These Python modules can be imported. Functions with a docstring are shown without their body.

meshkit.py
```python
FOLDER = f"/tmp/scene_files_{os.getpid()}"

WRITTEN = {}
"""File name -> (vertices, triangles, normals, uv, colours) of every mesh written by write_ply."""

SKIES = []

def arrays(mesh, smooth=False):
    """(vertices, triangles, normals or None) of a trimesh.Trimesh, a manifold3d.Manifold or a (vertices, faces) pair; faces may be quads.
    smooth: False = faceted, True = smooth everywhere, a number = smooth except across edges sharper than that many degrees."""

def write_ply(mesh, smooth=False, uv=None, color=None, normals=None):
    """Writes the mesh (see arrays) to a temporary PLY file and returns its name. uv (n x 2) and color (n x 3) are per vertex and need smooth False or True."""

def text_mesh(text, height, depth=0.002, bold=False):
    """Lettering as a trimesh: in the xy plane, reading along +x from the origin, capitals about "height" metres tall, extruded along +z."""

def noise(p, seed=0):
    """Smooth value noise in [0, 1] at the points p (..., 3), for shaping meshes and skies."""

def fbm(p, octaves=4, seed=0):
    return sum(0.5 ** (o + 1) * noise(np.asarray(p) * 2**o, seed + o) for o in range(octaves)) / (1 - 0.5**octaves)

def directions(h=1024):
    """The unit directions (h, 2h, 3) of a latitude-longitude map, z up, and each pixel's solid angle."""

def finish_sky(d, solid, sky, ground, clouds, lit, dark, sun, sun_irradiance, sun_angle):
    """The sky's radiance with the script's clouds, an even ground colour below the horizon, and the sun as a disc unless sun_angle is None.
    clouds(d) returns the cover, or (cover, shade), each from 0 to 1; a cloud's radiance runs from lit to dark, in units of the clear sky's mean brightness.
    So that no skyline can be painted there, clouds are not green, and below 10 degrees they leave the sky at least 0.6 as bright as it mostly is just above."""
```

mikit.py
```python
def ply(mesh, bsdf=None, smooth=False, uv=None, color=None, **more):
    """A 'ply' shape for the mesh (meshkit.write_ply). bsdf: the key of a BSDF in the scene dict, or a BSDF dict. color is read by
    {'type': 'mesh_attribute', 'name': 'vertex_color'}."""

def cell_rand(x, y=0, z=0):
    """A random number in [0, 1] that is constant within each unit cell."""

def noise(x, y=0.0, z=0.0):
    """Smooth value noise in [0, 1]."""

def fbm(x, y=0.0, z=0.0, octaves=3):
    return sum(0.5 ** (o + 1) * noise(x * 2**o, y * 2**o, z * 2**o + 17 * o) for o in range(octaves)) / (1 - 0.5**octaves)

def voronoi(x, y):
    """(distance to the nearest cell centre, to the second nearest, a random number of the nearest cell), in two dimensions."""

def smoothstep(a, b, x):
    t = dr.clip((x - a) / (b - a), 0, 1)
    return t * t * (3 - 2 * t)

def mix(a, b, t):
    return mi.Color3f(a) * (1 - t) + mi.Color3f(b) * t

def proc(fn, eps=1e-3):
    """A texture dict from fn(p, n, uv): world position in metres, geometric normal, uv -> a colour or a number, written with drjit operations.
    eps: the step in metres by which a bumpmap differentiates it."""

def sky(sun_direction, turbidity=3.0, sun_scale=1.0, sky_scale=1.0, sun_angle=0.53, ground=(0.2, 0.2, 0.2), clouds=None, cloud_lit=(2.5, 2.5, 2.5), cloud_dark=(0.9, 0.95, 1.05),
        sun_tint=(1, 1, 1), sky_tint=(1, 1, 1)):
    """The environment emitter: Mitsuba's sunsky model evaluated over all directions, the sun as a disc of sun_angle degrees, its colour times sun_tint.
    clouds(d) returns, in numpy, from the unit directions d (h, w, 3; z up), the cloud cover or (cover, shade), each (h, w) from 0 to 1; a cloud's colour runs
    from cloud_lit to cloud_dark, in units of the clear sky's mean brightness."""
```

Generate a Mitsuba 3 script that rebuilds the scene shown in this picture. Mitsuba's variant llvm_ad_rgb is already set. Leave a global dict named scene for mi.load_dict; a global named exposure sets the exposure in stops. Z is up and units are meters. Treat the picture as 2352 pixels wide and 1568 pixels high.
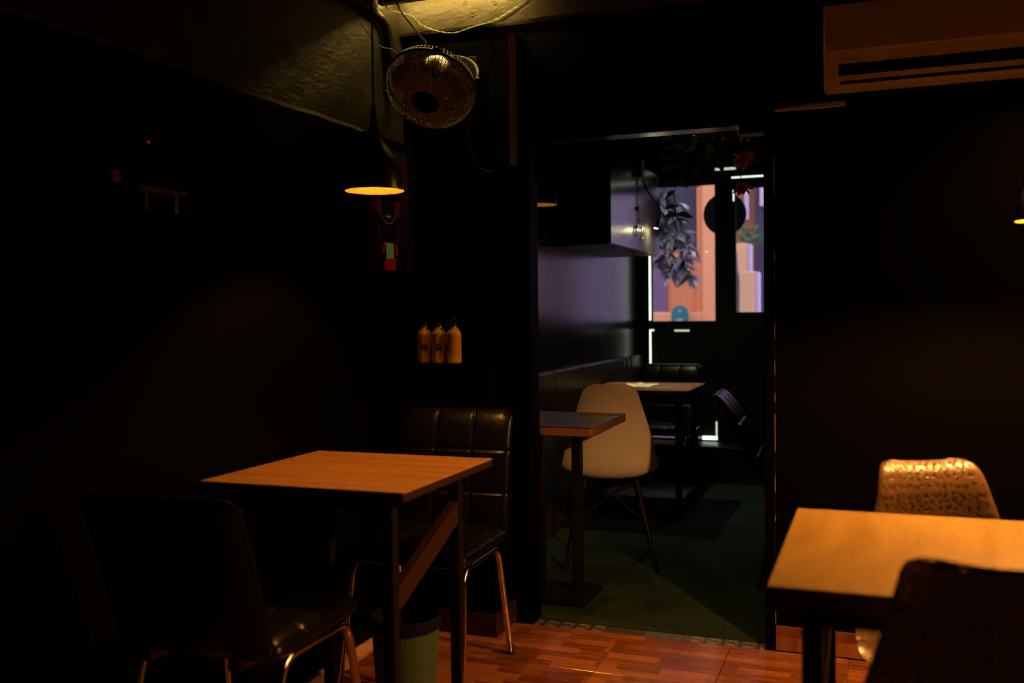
import math
import numpy as np
import trimesh
import mitsuba as mi
import drjit as dr
import mikit
import meshkit
from mikit import proc, noise, fbm, voronoi, cell_rand, smoothstep, mix

rng = np.random.default_rng(7)
T = mi.ScalarTransform4f
scene, labels = {}, {}

# ------------------------------------------------------------------ camera, sky, exposure
EYE = np.array([0.0, 0.0, 1.2])
FWD = np.array([-0.35385, 0.93483, -0.02937])
UPV = np.array([0.0007, 0.0317, 0.9995])
scene['camera'] = {
    'type': 'thinlens', 'fov': 56.127, 'fov_axis': 'x', 'aperture_radius': 0.0075, 'focus_distance': 3.62,
    'near_clip': 0.05, 'far_clip': 200.0,
    'to_world': T().look_at(origin=EYE.tolist(), target=(EYE + FWD).tolist(), up=UPV.tolist())}
exposure = 4.0
UNIT = 2.0 ** -exposure          # lights below are given in picture units at exposure 0
scene['sky'] = mikit.sky([0.2, -0.5, 0.84], sun_scale=0.0, sky_scale=20.0 * UNIT, ground=(0.2, 0.18, 0.2),
                         clouds=lambda d: np.ones(d.shape[:2]) * 0.96, cloud_lit=(1.0, 0.93, 1.15), cloud_dark=(0.9, 0.85, 1.0))
scene['sky']['sampling_weight'] = 3.0
WARM = np.array([1.0, 0.39, 0.085])
COVE = np.array([1.0, 0.62, 0.13])
P_LEFT, P_RIGHT, P_BACK, P_SIDE = 5000.0, 20500.0, 350.0, 5200.0
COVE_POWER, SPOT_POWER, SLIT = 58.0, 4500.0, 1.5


# ------------------------------------------------------------------ helpers
def tm(v, f):
    f = np.asarray(f)
    if f.shape[1] == 4:
        f = np.vstack([f[:, [0, 1, 2]], f[:, [0, 2, 3]]])
    return trimesh.Trimesh(np.asarray(v, float), f, process=False)


def cat(*ms):
    return trimesh.util.concatenate([m for m in ms])


def box(x0, x1, y0, y1, z0, z1, b=0.0):
    if b <= 0:
        m = trimesh.creation.box(extents=(x1 - x0, y1 - y0, z1 - z0))
        m.apply_translation([(x0 + x1) / 2, (y0 + y1) / 2, (z0 + z1) / 2])
        return m
    lo, hi, pts = np.array([x0, y0, z0]), np.array([x1, y1, z1]), []
    for c in np.ndindex(2, 2, 2):
        p = np.where(np.array(c) == 0, lo, hi)
        s = np.where(np.array(c) == 0, 1, -1) * b
        for k in range(3):
            q = p + s
            q[k] = p[k]
            pts.append(q)
    return trimesh.convex.convex_hull(np.array(pts))


def hull(pts):
    return trimesh.convex.convex_hull(np.asarray(pts, float))


def spline(pts, n=24):
    p = np.asarray(pts, float)
    p = np.vstack([2 * p[0] - p[1], p, 2 * p[-1] - p[-2]])
    out = []
    for i in range(1, len(p) - 2):
        t = np.linspace(0, 1, n, endpoint=False)[:, None]
        a, b, c, d = p[i - 1], p[i], p[i + 1], p[i + 2]
        out.append(0.5 * (2 * b + (c - a) * t + (2 * a - 5 * b + 4 * c - d) * t**2 + (3 * b - a - 3 * c + d) * t**3))
    return np.vstack(out + [p[-2][None]])


def fillet(pts, r, n=7):
    """A polyline with rounded corners."""
    p = [np.asarray(q, float) for q in pts]
    out = [p[0]]
    for a, b, c in zip(p, p[1:], p[2:]):
        u, v = a - b, c - b
        k = min(r, 0.49 * np.linalg.norm(u), 0.49 * np.linalg.norm(v))
        s, e = b + u / np.linalg.norm(u) * k, b + v / np.linalg.norm(v) * k
        for t in np.linspace(0, 1, n):
            out.append((1 - t)**2 * s + 2 * t * (1 - t) * b + t * t * e)
    return np.array(out + [p[-1]])


def tube(pts, r, n=8, cap=True):
    p = np.asarray(pts, float)
    r = np.broadcast_to(r, (len(p),))
    t = np.gradient(p, axis=0)
    t /= np.linalg.norm(t, axis=1, keepdims=True) + 1e-12
    a = np.cross(t[0], [0, 0, 1.0] if abs(t[0][2]) < 0.9 else [1.0, 0, 0])
    rows, ang = [], np.arange(n) * 2 * np.pi / n
    for i in range(len(p)):
        a = a - t[i] * (a @ t[i])
        a /= np.linalg.norm(a)
        b = np.cross(t[i], a)
        rows.append(p[i] + r[i] * (np.cos(ang)[:, None] * a + np.sin(ang)[:, None] * b))
    v = np.vstack(rows)
    f = []
    for i in range(len(p) - 1):
        for j in range(n):
            k = (j + 1) % n
            f.append([i * n + j, i * n + k, (i + 1) * n + k, (i + 1) * n + j])
    f = np.array(f)
    f = np.vstack([f[:, [0, 1, 2]], f[:, [0, 2, 3]]])
    if cap:
        v = np.vstack([v, p[0], p[-1]])
        c0, c1, e = len(v) - 2, len(v) - 1, (len(p) - 1) * n
        f = np.vstack([f, [[c0, (j + 1) % n, j] for j in range(n)], [[c1, e + j, e + (j + 1) % n] for j in range(n)]])
    return tm(v, f)


def lathe(prof, n=40):
    """Revolve (r, z) pairs about z; pairs run from the top inside round the outside, or as given."""
    pr, ang = np.asarray(prof, float), np.arange(n) * 2 * np.pi / n
    v = np.stack([pr[:, 0][:, None] * np.cos(ang), pr[:, 0][:, None] * np.sin(ang), np.broadcast_to(pr[:, 1][:, None], (len(pr), n))], -1).reshape(-1, 3)
    f = [[i * n + j, i * n + (j + 1) % n, (i + 1) * n + (j + 1) % n, (i + 1) * n + j] for i in range(len(pr) - 1) for j in range(n)]
    return tm(v, f)


def sheet(P):
    P = np.asarray(P, float)
    a, b = P.shape[:2]
    i, j = np.meshgrid(np.arange(a - 1), np.arange(b - 1), indexing='ij')
    q = np.stack([i * b + j, (i + 1) * b + j, (i + 1) * b + j + 1, i * b + j + 1], -1).reshape(-1, 4)
    return tm(P.reshape(-1, 3), q)


def move(m, loc=(0, 0, 0), rz=0.0, M=None):
    m = m.copy()
    A = np.eye(4)
    if M is not None:
        A[:3, :3] = M
    c, s = math.cos(rz), math.sin(rz)
    A[:3, :3] = np.array([[c, -s, 0], [s, c, 0], [0, 0, 1]]) @ A[:3, :3]
    A[:3, 3] = loc
    m.apply_transform(A)
    return m


COUNT = {}


def key_of(k):
    """The key, with _001, _002 ... when it is taken."""
    n = COUNT.get(k, -1) + 1
    COUNT[k] = n
    return k if n == 0 else f'{k}_{n:03d}'


def put(k, mesh, mat, smooth=False, **more):
    k = key_of(k)
    if isinstance(mesh, dict):
        scene[k] = {**mesh, 'bsdf': {'type': 'ref', 'id': mat}, **more}
    else:
        scene[k] = mikit.ply(mesh, mat, smooth=smooth, **more)
    return k


def thing(k, label, cat_, group=None):
    k = key_of(k)
    labels[k] = {'label': label, 'category': cat_}
    if group:
        labels[k]['group'] = group
    return k


def single(k, mesh, mat, label, cat_, smooth=False, group=None, **more):
    k = thing(k, label, cat_, group)
    COUNT[k] = COUNT.get(k, 0)
    scene[k] = mikit.ply(mesh, mat, smooth=smooth, **more)
    return k


def struct(k, mesh, mat, smooth=False, label=None):
    k = put(k, mesh, mat, smooth)
    labels[k] = {'kind': 'structure'}
    if label:
        labels[k]['label'] = label
    return k


def note(k, text):
    labels[k] = {'label': text}


# ------------------------------------------------------------------ materials
def rgb(*c):
    return {'type': 'rgb', 'value': list(c)}


def pri(name, color, rough=0.5, spec=0.5, bump=None, bscale=1.0, beps=1e-3, **k):
    b = {'type': 'principled', 'base_color': color if isinstance(color, dict) else rgb(*color), 'roughness': rough, 'specular': spec, **k}
    if bump is not None:
        b = {'type': 'bumpmap', 'height': proc(bump, eps=beps), 'scale': bscale, 'bsdf': b}
    scene[name] = {'type': 'twosided', 'bsdf': b}


def plaster(p, n, uv):
    return 0.0045 * fbm(p.x * 14, p.y * 14, p.z * 14, 3) + 0.0022 * fbm(p.x * 70, p.y * 70, p.z * 110, 3)


def smooth_wall(p, n, uv):
    return 0.0006 * fbm(p.x * 3, p.y * 5, p.z * 2, 2) + 0.00012 * noise(p.x * 40, p.y * 70, p.z * 6)


def plaster_color(p, n, uv):
    v = fbm(p.x * 5, p.y * 5, p.z * 5, 3)
    return mix((0.016, 0.015, 0.013), (0.034, 0.031, 0.026), smoothstep(0.35, 0.65, v))


pri('mat_plaster', proc(plaster_color), 0.5, 0.4, plaster, 1.0, 0.002)
pri('mat_black_wall', (0.0009, 0.0009, 0.0009), 0.55, 0.025, smooth_wall, 1.0, 0.003)
pri('mat_gloss_wall', (0.005, 0.005, 0.0055), 0.22, 0.28, smooth_wall, 1.0, 0.004)
pri('mat_dead_black', (0.004, 0.004, 0.004), 0.8, 0.1)
pri('mat_black_trim', (0.005, 0.0048, 0.0045), 0.4, 0.3)
pri('mat_chipped_edge', proc(lambda p, n, uv: mix((0.004, 0.004, 0.004), (0.12, 0.10, 0.07), smoothstep(0.60, 0.72, noise(p.z * 28.0, 3.0, 1.0)))), 0.7, 0.1)
pri('mat_lit_wood', (0.55, 0.46, 0.30), 0.7, 0.2)
pri('mat_pale_edge', (0.10, 0.09, 0.07), 0.7, 0.2, plaster, 1.0, 0.002)
pri('mat_cabinet', (0.008, 0.008, 0.010), 0.16, 0.5)
pri('mat_cabinet_body', (0.010, 0.009, 0.008), 0.4, 0.25)
pri('mat_black_metal', (0.012, 0.012, 0.012), 0.35, 0.5)
pri('mat_black_plastic', (0.01, 0.01, 0.01), 0.4, 0.5)
pri('mat_leather', (0.0022, 0.0021, 0.0018), 0.30, 0.16, lambda p, n, uv: 0.0004 * fbm(p.x * 160, p.y * 160, p.z * 160, 2), 1.0, 0.0015)
scene['mat_chrome'] = {'type': 'twosided', 'bsdf': {'type': 'roughconductor', 'material': 'Cr', 'alpha': 0.07}}
scene['mat_steel'] = {'type': 'twosided', 'bsdf': {'type': 'roughconductor', 'material': 'Al', 'alpha': 0.16}}
pri('mat_shade_out', (0.014, 0.015, 0.012), 0.32, 0.5)
pri('mat_shade_in', (0.03, 0.0205, 0.0036), 0.6, 0.0)
pri('mat_ac', (0.40, 0.34, 0.17), 0.45, 0.3)
pri('mat_ac_text', (0.34, 0.28, 0.2), 0.5, 0.3)
pri('mat_white_shell', (0.68, 0.69, 0.78), 0.42, 0.4)
pri('mat_leg_black', (0.004, 0.0035, 0.003), 0.5, 0.15)
pri('mat_pipe', (0.004, 0.004, 0.004), 0.45, 0.15)
pri('mat_wire_yellow', (0.45, 0.33, 0.10), 0.5, 0.3)
pri('mat_wire_white', (0.7, 0.66, 0.52), 0.5, 0.3)
pri('mat_wire_green', (0.08, 0.26, 0.07), 0.5, 0.3)
pri('mat_wire_dark', (0.05, 0.05, 0.055), 0.35, 0.5)
pri('mat_blade', (0.055, 0.028, 0.014), 0.3, 0.5)
pri('mat_fan_wire', (0.42, 0.36, 0.23), 0.35, 0.6)
pri('mat_bevel_lit', (0.20, 0.17, 0.11), 0.5, 0.3)  # pale tone carries the light that falls on the casing sides
pri('mat_wainscot', (0.032, 0.022, 0.013), 0.35, 0.4)
pri('mat_bin', (0.045, 0.075, 0.045), 0.5, 0.3)
pri('mat_board', (0.12, 0.05, 0.02), 0.5, 0.3)
pri('mat_bottle', (0.78, 0.43, 0.03), 0.28, 0.5)
pri('mat_logo_dark', (0.03, 0.035, 0.03), 0.6, 0.2)
pri('mat_logo_olive', (0.16, 0.14, 0.03), 0.6, 0.2)
pri('mat_logo_red', (0.5, 0.04, 0.03), 0.6, 0.2)
pri('mat_logo_white', (0.6, 0.55, 0.45), 0.6, 0.2)
for n_, c_, d_ in (('mat_leaf', (0.05, 0.11, 0.04), 0.35), ('mat_leaf_pale', (0.12, 0.20, 0.10), 0.7), ('mat_petal', (0.75, 0.16, 0.05), 1.0), ('mat_petal_pink', (0.80, 0.40, 0.28), 1.0)):
    scene[n_] = {'type': 'principledthin', 'base_color': rgb(*c_), 'roughness': 0.5, 'diff_trans': d_}
pri('mat_paper', (0.75, 0.70, 0.52), 0.6, 0.2)
pri('mat_menu', (0.25, 0.22, 0.15), 0.4, 0.3)
pri('mat_grey_top', (0.016, 0.016, 0.024), 0.3, 0.6)
pri('mat_edge_band', (0.13, 0.07, 0.05), 0.5, 0.3)
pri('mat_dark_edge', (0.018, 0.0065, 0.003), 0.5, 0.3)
pri('mat_brace', (0.024, 0.0085, 0.005), 0.5, 0.3)
pri('mat_grout', (0.40, 0.22, 0.10), 0.7, 0.2)
pri('mat_street', (0.2, 0.19, 0.2), 0.9, 0.1)
pri('mat_orange_wall', (0.62, 0.235, 0.11), 0.9, 0.1)
pri('mat_orange_pale', (0.75, 0.33, 0.17), 0.9, 0.1)
pri('mat_orange_dark', (0.26, 0.115, 0.06), 0.9, 0.1)
pri('mat_purple_wall', (0.16, 0.10, 0.19), 0.8, 0.2)
pri('mat_purple_dark', (0.055, 0.045, 0.075), 0.8, 0.2)
pri('mat_lavender', (0.52, 0.42, 0.62), 0.8, 0.2)
pri('mat_cream', (0.72, 0.43, 0.25), 0.9, 0.1)
pri('mat_grey_stone', (0.14, 0.125, 0.15), 0.9, 0.1)
pri('mat_teal', (0.03, 0.16, 0.19), 0.6, 0.2)
pri('mat_pink', (0.6, 0.25, 0.2), 0.6, 0.2)
pri('mat_sign_back', (0.012, 0.014, 0.02), 0.6, 0.2)
pri('mat_bark', (0.06, 0.05, 0.05), 0.8, 0.1)
for i_, c_ in enumerate([(0.15, 0.145, 0.19), (0.085, 0.085, 0.11), (0.10, 0.125, 0.10), (0.36, 0.33, 0.42)]):
    pri(f'mat_tree_leaf_{i_}', c_, 0.55, 0.3)
scene['mat_pane'] = {'type': 'thindielectric', 'int_ior': 1.5}


def floor_color(p, n, uv):
    # printed parquet strips, 1/8 of the tile deep, staggered lengths; uv runs 0..1 over a tile, whole part picks the tile
    u, v = uv.x - dr.floor(uv.x), uv.y - dr.floor(uv.y)
    tid = dr.floor(uv.x) * 7.0 + dr.floor(uv.y) * 31.0
    row = dr.floor(v * 8.0)
    off = cell_rand(row, tid, 3.0)
    k = dr.floor((u + off) * (1.6 + 1.4 * cell_rand(row, tid, 9.0)))
    r = cell_rand(k + 11.0, row, tid)
    g = fbm(p.x * 9.0 + r * 50.0, p.y * 170.0, r * 9.0, 3)
    g2 = noise(p.x * 26.0 + r * 20.0, p.y * 320.0, 2.0)
    t = dr.clip(0.30 + 0.75 * (g - 0.5) + 0.55 * (r - 0.5) + 0.22 * (g2 - 0.5), 0, 1)
    c = mix((0.10, 0.028, 0.010), (0.40, 0.155, 0.055), t)
    edge = smoothstep(0.0, 0.05, dr.minimum(v * 8 - row, 1 - (v * 8 - row)))
    return c * (0.75 + 0.25 * edge)


pri('mat_floor_tile', proc(floor_color), 0.16, 0.5)


def table_color(p, n, uv):
    g = fbm(p.x * 2.2, p.y * 34.0, 1.0, 3)
    w = noise(p.x * 8.0, p.y * 150.0, 5.0)
    return mix((0.175, 0.078, 0.0175), (0.225, 0.107, 0.025), dr.clip(0.5 + 1.5 * (g - 0.5) + 0.35 * (w - 0.5), 0, 1))


def table_color_y(p, n, uv):
    b = 0.12 * noise(p.x * 6.0, p.y * 3.0, 2.0)
    g = fbm((p.x + b) * 26.0, p.y * 2.0, 4.0, 3)
    w = noise(p.x * 170.0, p.y * 7.0, 5.0)
    return mix((0.168, 0.106, 0.024), (0.218, 0.141, 0.035), dr.clip(0.5 + 1.4 * (g - 0.5) + 0.3 * (w - 0.5), 0, 1))


pri('mat_table_wood', proc(table_color), 0.4, 0.35)
pri('mat_table_wood_bright', proc(table_color_y), 0.36, 0.4)


def carpet_color(p, n, uv):
    f = fbm(p.x * 260, p.y * 260, 0, 2)
    g = fbm(p.x * 6, p.y * 6, 3, 2)
    return mix((0.005, 0.011, 0.008), (0.019, 0.040, 0.030), dr.clip(0.5 + 1.6 * (f - 0.5) + 0.8 * (g - 0.5), 0, 1))


pri('mat_carpet', proc(carpet_color), 0.95, 0.1, lambda p, n, uv: 0.006 * noise(p.x * 220, p.y * 220, 1.0), 1.0, 0.002)


def threshold_color(p, n, uv):
    # pale squares about 6 cm wide, each with dark crossing lines
    u = (p.x + 3.0) / 0.062
    v = (p.y - 3.458) / 0.062
    u, v = u - dr.floor(u), v - dr.floor(v)
    d = dr.minimum(dr.abs(u - v), dr.abs(u + v - 1))
    d = dr.minimum(d, dr.minimum(dr.minimum(u, 1 - u), dr.abs(u - 0.12)) * 1.2)
    d2 = dr.abs(v - 0.5 + 0.25 * (u - 0.5))
    return mix((0.015, 0.014, 0.013), (0.12, 0.115, 0.115), smoothstep(0.03, 0.09, dr.minimum(d, d2 * 1.4)))


pri('mat_pattern_tile', proc(threshold_color), 0.3, 0.5)
pri('mat_grey_tile', (0.05, 0.045, 0.047), 0.25, 0.5)


def star_relief(x, y):
    """Height in metres of the five-rayed creases embossed all over the cover, at the points x, y in cells."""
    def rnd(i, j, k):
        v = np.sin(i * 127.1 + j * 311.7 + k * 74.7) * 43758.5453
        return v - np.floor(v)
    h = np.zeros_like(x)
    for k, (s, ox, oy) in enumerate(((1.0, 0.0, 0.0), (1.3, 0.37, 0.61))):
        gx, gy = x * s + ox, y * s + oy
        cy = np.floor(gy)
        gx = gx + 0.5 * (cy % 2) + 0.8 * rnd(cy, 3.0, k)
        cx = np.floor(gx)
        px = gx - cx - 0.5 - 0.34 * (rnd(cx, cy, 5 + k) - 0.5)
        py = gy - cy - 0.5 - 0.34 * (rnd(cx, cy, 8 + k) - 0.5)
        r = np.hypot(px, py) + 1e-4
        a = np.arctan2(py, px) + 6.283 * rnd(cx, cy, 2 + k)
        ray = np.abs(np.sin(2.5 * a)) * r / 2.5 * 2.2
        w = 0.12 * np.clip(1 - r / 0.5, 0, 1)
        h = np.minimum(h, -np.clip(1 - ray / (w + 1e-3), 0, 1) * np.clip((0.5 - r) / 0.2, 0, 1))
    return 0.0026 * h


pri('mat_star_cover', (0.085, 0.050, 0.020), 0.30, 0.9)


def art_color(p, n, uv):
    # a made-up neon print: dark figure in a coat, lime shirt, crimson lapels and sash, violet backdrop; uv 0..1, v up
    u, v = uv.x, uv.y
    c = mix((0.020, 0.012, 0.045), (0.10, 0.02, 0.12), smoothstep(0.35, 0.8, v) * (0.4 + 0.6 * noise(u * 5, v * 7, 1.0)))
    c = mix(c, (0.03, 0.05, 0.16), smoothstep(0.8, 0.97, v))
    c = mix(c, (0.20, 0.008, 0.12), smoothstep(0.30, 0.24, dr.abs(u - 0.5)) * smoothstep(0.36, 0.4, v) * smoothstep(0.66, 0.6, v))
    coat = smoothstep(0.0, 0.02, (0.16 + 0.34 * (0.48 - v)) + 0.14 - dr.abs(u - 0.5)) * smoothstep(0.46, 0.42, v)
    c = mix(c, (0.012, 0.010, 0.035), coat)
    head = smoothstep(1.05, 0.95, dr.sqrt(dr.square((u - 0.5) / 0.17) + dr.square((v - 0.50) / 0.13)))
    c = mix(c, (0.012, 0.022, 0.040), head)
    hat = smoothstep(0.02, 0.0, dr.abs(v - 0.585) - 0.02) * smoothstep(0.36, 0.34, dr.abs(u - 0.5))
    c = mix(c, (0.006, 0.006, 0.012), hat)
    c = mix(c, (0.35, 0.01, 0.06), smoothstep(0.01, 0.0, dr.abs(v - 0.63) - 0.018) * smoothstep(0.18, 0.16, dr.abs(u - 0.55)))
    shirt = smoothstep(0.012, 0.0, dr.abs(u - 0.53) - 0.085) * smoothstep(0.085, 0.095, v + 0.12 * (0.5 - u)) * smoothstep(0.225, 0.215, v)
    c = mix(c, (0.26, 0.95, 0.55), shirt)
    sash = smoothstep(0.012, 0.0, dr.abs(u - 0.53) - 0.13) * smoothstep(0.095, 0.085, v + 0.12 * (0.5 - u))
    c = mix(c, (0.42, 0.008, 0.10), sash)
    lap = smoothstep(0.01, 0.0, dr.abs(u - (0.40 - 0.5 * (0.2 - v))) - 0.022) * smoothstep(0.13, 0.14, v) * smoothstep(0.23, 0.22, v)
    lap = dr.maximum(lap, smoothstep(0.01, 0.0, dr.abs(u - (0.68 + 0.2 * (0.2 - v))) - 0.022) * smoothstep(0.12, 0.13, v) * smoothstep(0.22, 0.21, v))
    c = mix(c, (0.5, 0.015, 0.05), lap)
    w1 = 0.012
    jaw = dr.abs(dr.sqrt(dr.square((u - 0.5) / 0.20) + dr.square((v - 0.52) / 0.15)) - 1.0)
    c = mix(c, (0.22, 0.30, 0.30), smoothstep(0.05, 0.02, jaw) * smoothstep(0.5, 0.46, v))
    c = mix(c, (0.35, 0.5, 0.48), smoothstep(0.012, 0.004, dr.abs(v - 0.425 - 1.8 * dr.square(u - 0.5))) * smoothstep(0.07, 0.05, dr.abs(u - 0.5)))
    for x0, s in ((0.28, -0.10), (0.74, 0.08)):
        c = mix(c, (0.22, 0.24, 0.26), smoothstep(w1, 0.3 * w1, dr.abs(u - (x0 + s * (v - 0.25)))) * smoothstep(0.22, 0.25, v) * smoothstep(0.38, 0.35, v) * noise(u * 30, v * 40, 2.0))
    return c


pri('mat_art', proc(art_color), 0.25, 0.5)


def emit(power, color=WARM, pick=1.0):
    return {'type': 'area', 'radiance': rgb(*(np.asarray(color) * power * UNIT).tolist()), 'sampling_weight': pick}


# ------------------------------------------------------------------ the setting: front room
XL, YW = -1.757, 3.48          # left wall (lower panel face), partition wall face
OX0, OX1, OZ = -1.237, -0.366, 1.853   # opening in the partition
CEIL = 2.72

struct('floor', box(-1.85, 3.0, -1.6, 3.46, -0.06, -0.006), 'mat_grout')
PITCH = 0.398
tx0, ty0 = -1.28 - PITCH, 3.06 - 4 * PITCH
for i in range(8):
    for j in range(5):
        g = 0.0012
        x0, x1 = tx0 + i * PITCH + g, tx0 + (i + 1) * PITCH - g
        y0, y1 = ty0 + j * PITCH + g, min(ty0 + (j + 1) * PITCH - g, 3.456)
        x0 = max(x0, XL + 0.002)
        dz = 0.0006 * rng.random()
        m = box(x0, x1, y0, y1, -0.008, dz, 0.0012)
        q = np.array(m.vertices)
        uv = np.stack([(q[:, 0] - tx0) / PITCH, (q[:, 1] - ty0) / PITCH], 1)
        put('floor__tile', m, 'mat_floor_tile', uv=uv)

# threshold strip in the doorway: patterned, plain grey, patterned
for xa, xb, mt in ((OX0 + 0.004, -0.955, 'mat_pattern_tile'), (-0.953, -0.655, 'mat_grey_tile'), (-0.653, OX1 - 0.004, 'mat_pattern_tile')):
    put('floor__threshold_tile', box(xa, xb, 3.458, 3.522, -0.02, 0.001, 0.001), mt)


def wall_left():
    # lower panel with a chamfered top edge, upper wall set back
    y0, y1 = -1.6, YW
    pr = [(XL - 0.12, 0), (XL, 0), (XL, 1.868), (XL - 0.007, 1.884), (XL - 0.016, 1.886), (XL - 0.016, CEIL), (XL - 0.12, CEIL)]
    n = 70
    ys = np.linspace(y0, y1, n)
    v, f = [], []
    for y in ys:
        for k, (x, z) in enumerate(pr):
            w = 0.003 * math.sin(7 * y) + 0.002 * math.sin(23 * y + 1) + 0.0015 * math.sin(61 * y)
            v.append((x, y, z + (w if k in (2, 3, 4) else 0)))
    m = len(pr)
    for i in range(n - 1):
        for k in range(m):
            a, b = i * m + k, i * m + (k + 1) % m
            f.append((a, a + m, b + m, b))
    return tm(v, f)


wl = wall_left()
# split by height so that the rough upper wall and the trim are told apart
fc = wl.triangles_center
up = fc[:, 2] > 1.89
strip = (fc[:, 2] <= 1.89) & (fc[:, 2] > 1.862) & (fc[:, 0] > XL - 0.03) & (np.abs(wl.face_normals[:, 2]) > 0.2)
low = ~up & ~strip


def pick(m, mask):
    return tm(m.vertices, m.faces[mask])


struct('wall_left', cat(pick(wl, low)), 'mat_black_wall')
put('wall_left__upper_wall', pick(wl, up), 'mat_plaster')
put('wall_left__ledge', pick(wl, strip), 'mat_pale_edge')  # paler than the wall above and the panel below
note('wall_left__ledge', 'pale ledge along the top of the black panelling')

TH = 0.085
struct('wall_back', cat(box(-1.9, OX0, YW, YW + TH, 0, CEIL), box(OX1 + 0.03, 3.0, YW, YW + TH, 0, 1.90), box(OX1 + 0.03, 3.0, YW + 0.012, YW + TH, 1.90, CEIL)), 'mat_black_wall')
put('wall_back__lintel', box(OX0, OX1 + 0.03, YW, YW + TH, OZ, CEIL), 'mat_gloss_wall')
put('wall_back__jamb', box(OX1, OX1 + 0.034, YW - 0.006, YW + TH, 0, 2.3, 0.003), 'mat_black_wall')
put('wall_back__jamb', box(OX0 - 0.04, OX0, YW - 0.012, YW + TH, 0, OZ + 0.04, 0.003), 'mat_black_wall')
put('wall_back__header_block', box(-0.452, OX1, YW + 0.01, YW + TH, OZ - 0.028, OZ, 0.002), 'mat_black_trim')
put('wall_back__worn_corner', box(OX1 + 0.0345, OX1 + 0.0375, YW - 0.007, YW - 0.004, 0.0, 2.3), 'mat_chipped_edge')
# chamfered ledge on the right; light on its left stretch painted as paler colour
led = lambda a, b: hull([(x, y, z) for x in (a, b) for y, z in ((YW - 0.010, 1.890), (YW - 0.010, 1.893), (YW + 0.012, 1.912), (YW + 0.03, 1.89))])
put('wall_back__ledge', led(-0.328, -0.095), 'mat_lit_wood')
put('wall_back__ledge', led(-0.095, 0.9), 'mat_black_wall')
note('wall_back__ledge', 'ledge below the air conditioner, its lit stretch coloured as pale wood')


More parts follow.
